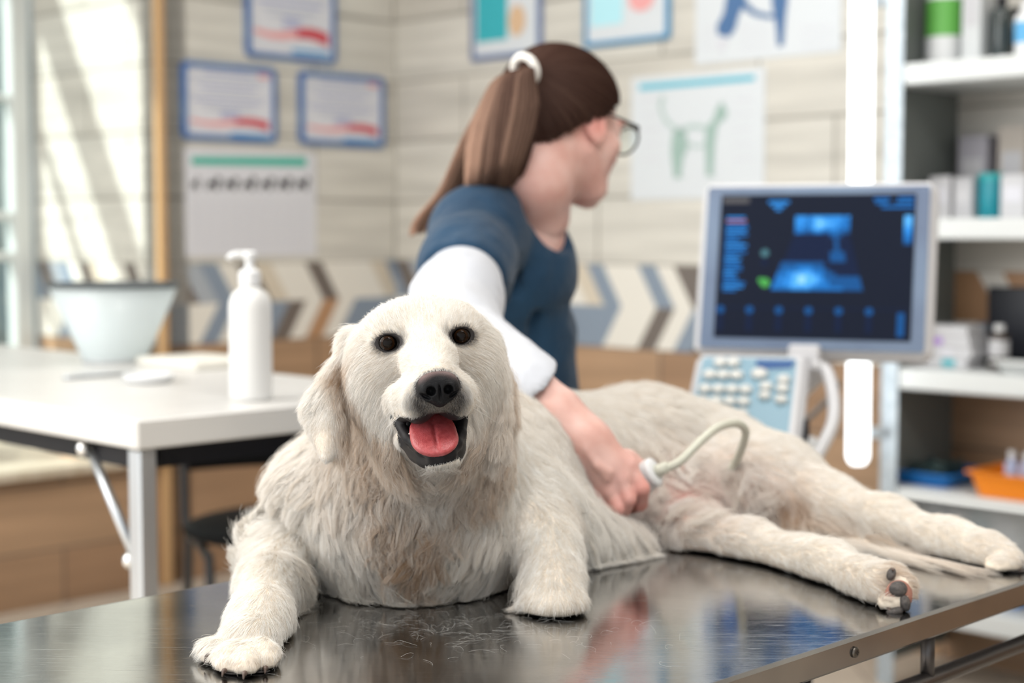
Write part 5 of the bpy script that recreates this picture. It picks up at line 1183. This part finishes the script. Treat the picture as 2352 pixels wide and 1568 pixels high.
for v, q in parts: vv.append(v); qq.append(q + n0); n0 += len(v)
m_hskin = mat('skin', (.70, .40, .32), rough=.48, spec=.4, sss=.12)
mottle(m_hskin, (.60, .34, .29), (.70, .46, .41), 26, detail=4, bump=.12, bscale=500)
SKV = np.concatenate(vv); wb = mesh('woman_body', SKV, np.concatenate(qq), m_hskin, wom)
red = np.zeros(len(SKV))
for l in FING:
    for (a_, b_, c_, r) in l[1:]: red = np.maximum(red, .55 * np.exp(-(np.linalg.norm(SKV - W(a_, b_, c_), axis=1) / .016) ** 2))
    red = np.maximum(red, .35 * np.exp(-(np.linalg.norm(SKV - W(*l[0][:3]), axis=1) / .016) ** 2))
red = np.maximum(red, .55 * np.exp(-(np.linalg.norm(SKV - G(7.0, -1.5, -.6), axis=1) / .026) ** 2))
at = wb.data.attributes.new('flush', 'FLOAT', 'POINT'); at.data.foreach_set('value', red.astype(np.float32))
t = m_hskin.node_tree; src = bsdf(m_hskin).inputs['Base Color'].links[0].from_socket
_fa = nd(t, 'ShaderNodeAttribute'); _fa.attribute_name = 'flush'; _mx = nd(t, 'ShaderNodeMix'); _mx.data_type = 'RGBA'
t.links.new(_fa.outputs['Fac'], _mx.inputs[0]); t.links.new(src, _mx.inputs[6]); _mx.inputs[7].default_value = (.62, .16, .13, 1); t.links.new(_mx.outputs[2], bsdf(m_hskin).inputs['Base Color'])
m_nail = mat('nail', (.75, .42, .38), rough=.25)
for l in FING:
    a_, b_ = W(*l[2][:3]), W(*l[3][:3]); d_ = unit(b_ - a_); up_ = unit(np.cross(d_, (1, 0, .2))); c_ = b_ + unit((0.2, -.3, -.6)) * l[3][3] * .82
    MB().box(c_, (.008, .009, .0015), np.stack([unit(np.cross(up_, d_)), d_, up_]), bev=.0006).build('nail', m_nail, wom)
for s in (-1, 1):
    MB().lathe(G(s * 3.2, -.2, 7.35), [(math.sin(a) * .0115, -math.cos(a) * .0115) for a in np.linspace(.05, 3.09, 12)], 16, ax=WF).build('eye', mat('eye_white', (.75, .72, .68), rough=.1), wom, smooth=True)

# clothes
def shifted(F, off, lo=None, hi=None):
    N = Field(F.lo, F.lo + F.h, F.h); N.n = F.n; N.F = F.F - np.float32(off); return N
m_scrub = mat('scrub_cloth', (.014, .055, .11), rough=.8, sheen=.1, spec=.25)
mottle(m_scrub, (.007, .029, .064), (.011, .044, .092), 5, bump=1.0, bscale=11)
SF = Field((-.26, 2.00, .74), (.20, 2.72, 1.225), .0055)
SF.ell(W(1158, 640, 2.37), (.098, .130, .135), None, .04)
SF.chain(PR([(1195, 478, 2.35, .058), (1165, 545, 2.37, .085)]), .04)
SF.ell(W(1240, 600, 2.34), (.044, .055, .052), None, .03)
SF.ell(W(1230, 596, 2.46), (.045, .055, .05), None, .03)
SF.chain([(W(1165, 650, 2.37), .094), (W(1160, 712, 2.38), .069), (W(1196, 805, 2.37), .071), (W(1180, 930, 2.39), .092), (W(1165, 1080, 2.41), .118)], .045)
SF.chain(PR([(1150, 500, 2.33, .060), (1098, 540, 2.25, .066), (1072, 612, 2.15, .061), (1063, 640, 2.11, .061)]), .03)
SF.chain(PR([(1200, 520, 2.46, .055), (1185, 640, 2.53, .060)]), .03)
# folds: small ridges and furrows
for a_, b_, ra, op in (((1010, 590, 2.10), (1120, 560, 2.12), .010, 'add'), ((1020, 555, 2.14), (1105, 520, 2.17), .008, 'add'), ((1130, 570, 2.16), (1160, 690, 2.18), .010, 'add'), ((1215, 490, 2.29), (1235, 640, 2.27), .009, 'add'), ((1180, 450, 2.29), (1200, 640, 2.265), .010, 'add'), ((1190, 500, 2.26), (1180, 660, 2.25), .008, 'sub'), ((1300, 690, 2.37), (1215, 640, 2.28), .009, 'sub'), ((1290, 735, 2.37), (1200, 680, 2.27), .010, 'add'), ((1300, 760, 2.38), (1240, 860, 2.29), .011, 'add'), ((1225, 720, 2.28), (1225, 860, 2.29), .008, 'sub')):
    SF.cone(W(*a_), W(*b_), ra, ra * .6, .022, op)
cut = W(1066, 648, 2.105); axd = unit(W(1066, 648, 2.105) - W(1095, 540, 2.25))
def cut_sleeve(F, p, n, r):
    sl, X, Y, Z = F.block(p - r, p + r); d = -((X - p[0]) * n[0] + (Y - p[1]) * n[1] + (Z - p[2]) * n[2]); R = np.sqrt((X - p[0]) ** 2 + (Y - p[1]) ** 2 + (Z - p[2]) ** 2) - r * .92
    F.merge(sl, np.maximum(d, R).astype(np.float32), .004, 'sub')
cut_sleeve(SF, cut + axd * .01, axd, .085)
SF.ell(W(1257, 470, 2.31), (.050, .060, .075), rot(0, math.radians(28), 0), .012, 'sub')      # the open V of the neck
SF.chain([(G(0, -8, -3.5), .054), (NK + UP * .012, .0555)], .006, 'sub')
SF.half((0, 0, .775), (0, 0, -1), .004)
SV, SQ = SF.skin(); scrub = mesh('scrub_top', SV, SQ, m_scrub, wom); scrub['label'] = 'navy blue scrub top'
tabp = W(1070, 612, 2.085)
MB().box(tabp, (.022, .003, .013), np.stack([unit((.8, .1, -.55)), unit((-.1, -.95, .3)), unit(np.cross(unit((.8, .1, -.55)), unit((-.1, -.95, .3))))]), bev=.001).build('sleeve_tab', mat('tab_grey', (.03, .05, .07), rough=.4), scrub)
m_tee = mat('white_jersey', (.80, .82, .87), rough=.8, sheen=.2); mottle(m_tee, (.45, .47, .52), (.52, .54, .585), 6, bump=.5, bscale=14)
EF = Field((-.17, 1.69, .80), (.14, 2.20, 1.13), .0042)
EF.chain(PR([(1072, 625, 2.13, .052), (1050, 690, 2.04, .055), (1040, 770, 1.94, .058), (1110, 838, 1.87, .050), (1165, 880, 1.83, .047), (1214, 916, 1.80, .0450), (1240, 936, 1.79, .0445)]), .03)
for a_, b_, ra in (((965, 665, 2.02), (1090, 640, 2.03), .008), ((990, 700, 1.98), (1120, 690, 1.99), .009), ((1110, 745, 1.88), (1180, 800, 1.84), .009), ((1130, 800, 1.84), (1200, 800, 1.83), .007), ((1080, 760, 1.88), (1140, 900, 1.83), .010)): EF.cone(W(*a_), W(*b_), ra, ra * .6, .018)
ce = W(1212, 913, 1.80); cd = unit(W(1335, 1010, 1.765) - W(1130, 850, 1.85)); cd = unit((.79, .06, -.61))
EF.half(ce + cd * .004, cd, .003)
ad_ = unit(W(1240, 936, 1.79) - W(1165, 880, 1.83)); EF.chain([(ce - ad_ * .012, .036), (ce + ad_ * .06, .039)], .003, "sub")
EV, EQ = EF.skin(); tee = mesh('white_sleeve', EV, EQ, m_tee, wom); tee['label'] = 'white rolled sleeve'
PF = shifted(TF, .010); PF.half((0, 0, .80), (0, 0, 1), .004); PV, PQ = PF.skin(); P2 = shifted(LF, .009); P2.half((0, 0, .11), (0, 0, -1), .004); p2v, p2q = P2.skin()
mesh('trousers', np.concatenate([PV, p2v]), np.concatenate([PQ, p2q + len(PV)]), m_scrub, wom)
for s in (-1, 1):
    f = Field((.28, 2.30 + .10 * s, .0), (.66, 2.62 + .10 * s, .14), .007); a_ = np.array([.37, 2.47 + .10 * s, .06])
    f.chain([(a_ + UP * .04, .040), (a_ + np.array([-.01, 0, -.02]), .042), (a_ + np.array([.15, 0, -.025]), .038)], .02); f.half((0, 0, .002), (0, 0, -1), .003); v, q = f.skin(); mesh('shoe', v, q, m_white, wom)
st = empty('stool', np.array([-.02, 2.40, 0]), 'round black stool the woman in scrubs sits on', 'stool')
MB().lathe((-.02, 2.40, 0), [(.01, .50), (.15, .50), (.165, .515), (.165, .545), (.15, .56), (.01, .565)], 32).build('seat', m_chair, st, smooth=True)
MB().tube([(-.02, 2.40, .06), (-.02, 2.40, .50)], .022, 12).build('column', m_chrome, st, smooth=True)
for k in range(5):
    a_ = 2 * math.pi * k / 5; MB().tube([(-.02, 2.4, .08), (-.02 + .24 * math.cos(a_), 2.4 + .24 * math.sin(a_), .03)], [.02, .03 * .5], 10).build('leg', m_blackp, st, smooth=True)

# glasses
m_gl = mat('glasses_frame', (.012, .012, .013), rough=.25)
gls = MB(); 
for s in (-1, 1):
    gls.tube([G(s * 3.4 + 2.7 * math.cos(a) , -.9 + 2.15 * math.sin(a), 10.2 - .10 * abs(s * 3.4 + 2.7 * math.cos(a)) ** 1.2 * .6) for a in np.linspace(0, 6.283, 25)], .0020, 8, cap=False)
    gls.tube([G(s * 6.1, .3, 9.3), G(s * 6.9, .4, 8.4), G(s * 7.3, .3, 4), G(s * 7.4, .2, -.2), G(s * 7.2, -1.6, -2.4)], [.0034, .003, .0022, .0018, .0018], 8)
gls.tube([G(-.8, -.5, 10.2), G(0, -.2, 10.4), G(.8, -.5, 10.2)], .0016, 8)
glo = gls.build('glasses', m_gl, wom, smooth=True)
b = MB()
for s in (-1, 1): b.poly(G(s * 3.4, -.9, 9.9), WX * .01, WU * .01, [(2.6 * math.cos(a), 2.05 * math.sin(a)) for a in np.linspace(0, 6.283, 25)[:-1]])
b.build('lenses', m_glass, glo)

# hair: a combed cap drawn to the band, and the tail
m_hair = bpy.data.materials.new('brown_hair'); m_hair.use_nodes = True
t = m_hair.node_tree; t.nodes.clear(); _out = nd(t, 'ShaderNodeOutputMaterial')
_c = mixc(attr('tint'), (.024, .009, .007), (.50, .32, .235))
_d = nd(t, 'ShaderNodeBsdfDiffuse'); _tr = nd(t, 'ShaderNodeBsdfTranslucent'); t.links.new(_c, _d.inputs[0]); t.links.new(_c, _tr.inputs[0])
_gl = nd(t, 'ShaderNodeBsdfHair', Color=(.30, .20, .17, 1)); _gl.component = 'Reflection'; _gl.inputs['RoughnessU'].default_value = .28; _gl.inputs['RoughnessV'].default_value = .7
_m1 = nd(t, 'ShaderNodeMixShader', Fac=.3); t.links.new(_d.outputs[0], _m1.inputs[1]); t.links.new(_tr.outputs[0], _m1.inputs[2])
_m2 = nd(t, 'ShaderNodeMixShader', Fac=.12); t.links.new(_m1.outputs[0], _m2.inputs[1]); t.links.new(_gl.outputs[0], _m2.inputs[2]); t.links.new(_m2.outputs[0], _out.inputs[0])
m_scalp = mat('hair_under', (.035, .013, .008), rough=.5)
CF = Field(WO - np.array([.17, .17, .13]), WO + np.array([.17, .17, .15]), .0035)
CF.ell(G(0, 2.2, -1.7), (.078, .081, .0965), WR, .01)
CF.ell(G(0, -2.6, -5.4), (.055, .05, .05), WR, .03)
def hairline(L): return L[:, 1] - np.where(L[:, 2] > 1.2, -.2 + .95 * (L[:, 2] - 1.2), np.where(L[:, 2] > -3, -.2 + (L[:, 2] - 1.2) * .62, -2.8 + .9 * (L[:, 2] + 3)))
hp_ = [(np.array(G(0, .2, 0)), None)]
CV, CQ = CF.skin(); LC = GL(CV); keep = hairline(LC) > 0; fq = CQ[keep[CQ].all(1)]
used = np.unique(fq); remap = -np.ones(len(CV), int); remap[used] = np.arange(len(used))
capo = mesh('hair', CV[used], remap[fq], m_scalp, wom); capo.modifiers.new('thickness', 'SOLIDIFY').thickness = .006
PB = W(1210, 160, 2.272)
R = sample(CV, CQ, 9000, lambda p: np.ones(len(p))); R = R[hairline(GL(R)) > -.1]
n = len(R); K = 9; P = np.zeros((n, K, 3))
nrmR = CF.grad(R); dPB = np.linalg.norm(R - PB, axis=1)
for k in range(K):
    s = k / (K - 1) * np.minimum(1, .5 + .0 * dPB)[:, None] * 2 if False else k / (K - 1)
    q = R * (1 - s) + PB * s
    for _ in range(3): q = q - CF.grad(q) * (CF.at(q) - .002 - .004 * s * (1 - s) - .0015 * (np.arange(n) % 3)[:, None][:, 0] * .5)[:, None] * (1 if s < .96 else 0)
    P[:, k] = q
tint = np.clip(.03 + .04 * rng.normal(0, 1, n), 0, .25)
strands('combed_hair', P, np.linspace(.0008, .0006, K)[None], m_hair, capo, {'tint': tint})
n = 4200; K = 14
path = catmull([PB, W(1180, 172, 2.25), W(1165, 240, 2.235), W(1152, 320, 2.228), W(1140, 390, 2.235), W(1128, 440, 2.275)], 6)
tailp = catmull([PB, W(1180, 168, 2.26), W(1145, 240, 2.26), W(1105, 340, 2.29), W(1065, 425, 2.36), W(1005, 490, 2.42), W(978, 535, 2.44)], 6)
def along(p, u):
    x = u * (len(p) - 1); i = np.minimum(x.astype(int), len(p) - 2); return p[i] * (1 - (x - i))[:, None] + p[i + 1] * (x - i)[:, None]
ang = rng.random(n) * 6.283; rr = np.sqrt(rng.random(n)); P = np.zeros((n, K, 3)); long_ = rng.random(n) < .22; ends = np.where(long_, rng.uniform(.8, 1.0, n), rng.uniform(.85, 1.05, n))
lock = (np.floor(ang / 6.283 * 9) * 1.7 + np.floor(rr * 3)) % 5
ox, oy = rr * np.cos(ang), rr * np.sin(ang)
for k in range(K):
    u = np.minimum(k / (K - 1) * ends, 1.0)
    q = np.where(long_[:, None], along(tailp, u), along(path, u))
    w = .012 + .030 * np.clip(u / .45, 0, 1) * (1 - .35 * np.clip((u - .6) / .4, 0, 1)); w = np.where(long_, w * .8, w)
    q = q + np.outer(ox * w * 1.15, (1, 0, .25)) + np.outer(oy * w * .8, (0, 1, 0)) + np.outer(np.sin(u * 5 + lock * 2) * .004 * u, (1, .3, 0))
    P[:, k] = q
tint = np.clip(.44 - .36 * ox + .22 * np.sin(lock * 2.1) + .12 * rng.normal(0, 1, n), .02, 1)[:, None] * np.clip(np.linspace(.25, 1.25, K), 0, 1.1)[None]  # blond streaks, sunlit left side painted lighter into the strand tint
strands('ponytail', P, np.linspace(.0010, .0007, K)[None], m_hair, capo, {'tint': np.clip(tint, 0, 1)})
b = MB(); bx = unit(W(1180, 172, 2.25) - PB)
e1 = unit(np.cross(bx, (0, 1, 0))); e2 = np.cross(bx, e1)
b.tube([PB + bx * .004 + e1 * .020 * math.cos(a) + e2 * .020 * math.sin(a) for a in np.linspace(0, 6.283, 33)], .0062, 10, cap=False)
b.build('hair_band', mottle(mat('band_white', (.8, .78, .74), rough=.6), (.80, .78, .74), (.70, .68, .64), 90), capo, smooth=True)

# probe and its lead
pr = empty('ultrasound_probe', W(1470, 1105, 1.835), 'white ultrasound probe with a grey lead held against the dog by the woman', 'probe')
MB().tube(catmull([W(1425, 1150, 1.815), W(1452, 1118, 1.79), W(1488, 1092, 1.78), W(1508, 1082, 1.775)], 5), np.array([.019] * 5 + [.018] * 5 + [.0175] * 5 + [.0135]), 20).build('probe_body', m_white, pr, smooth=True)
m_lead = mat('lead_grey', (.52, .52, .44), rough=.45)
MB().tube([W(1500, 1087, 1.777), W(1535, 1070, 1.774)], [.0085, .0062], 14).build('strain_relief', m_lead, pr, smooth=True)
MB().tube(catmull([W(1510, 1082, 1.775), W(1560, 1060, 1.775), W(1612, 1010, 1.79), W(1652, 980, 1.82), W(1692, 972, 1.85), W(1712, 988, 1.865), W(1706, 1022, 1.885), W(1690, 1060, 1.91), W(1668, 1095, 1.93), W(1655, 1120, 1.97), W(1700, 1105, 2.10), W(1745, 1078, 2.31), uc + np.array([-.10, -.16, .60])], 8), .0050, 12).build('lead', m_lead, pr, smooth=True)

# loose hairs shed on the steel
n = 190; K = 8; P = np.zeros((n, K, 3))
for i in range(n):
    if i < 110: c = T(*(rng.normal((1140, 1450), (190, 26))))
    elif i < 170: c = T(*(rng.normal((930, 1425), (160, 18))))
    else: c = T(rng.uniform(520, 1600), rng.uniform(1400, 1560))
    a = rng.random() * 6.28; L = rng.uniform(.006, .034); cv = rng.normal(0, 1.5); q = c.copy(); P[i, 0] = q
    for k in range(1, K): a += cv / K; q = q + np.array([math.cos(a), math.sin(a), 0]) * L / K; P[i, k] = q
    P[i, :, 2] = TABLE_Z + .0006 + .002 * rng.random() * np.sin(np.linspace(0, 3.1, K))
sh_ = strands('shed_hair', P, np.full((1, K), .000042), m_fur, None, {'rnd': np.ones(n), 'tan': np.zeros(n), 'dark': np.zeros(n), 'pink': np.zeros(n)})
tag(sh_, 'fine white dog hairs shed on the steel tabletop', 'loose hair', kind='stuff')
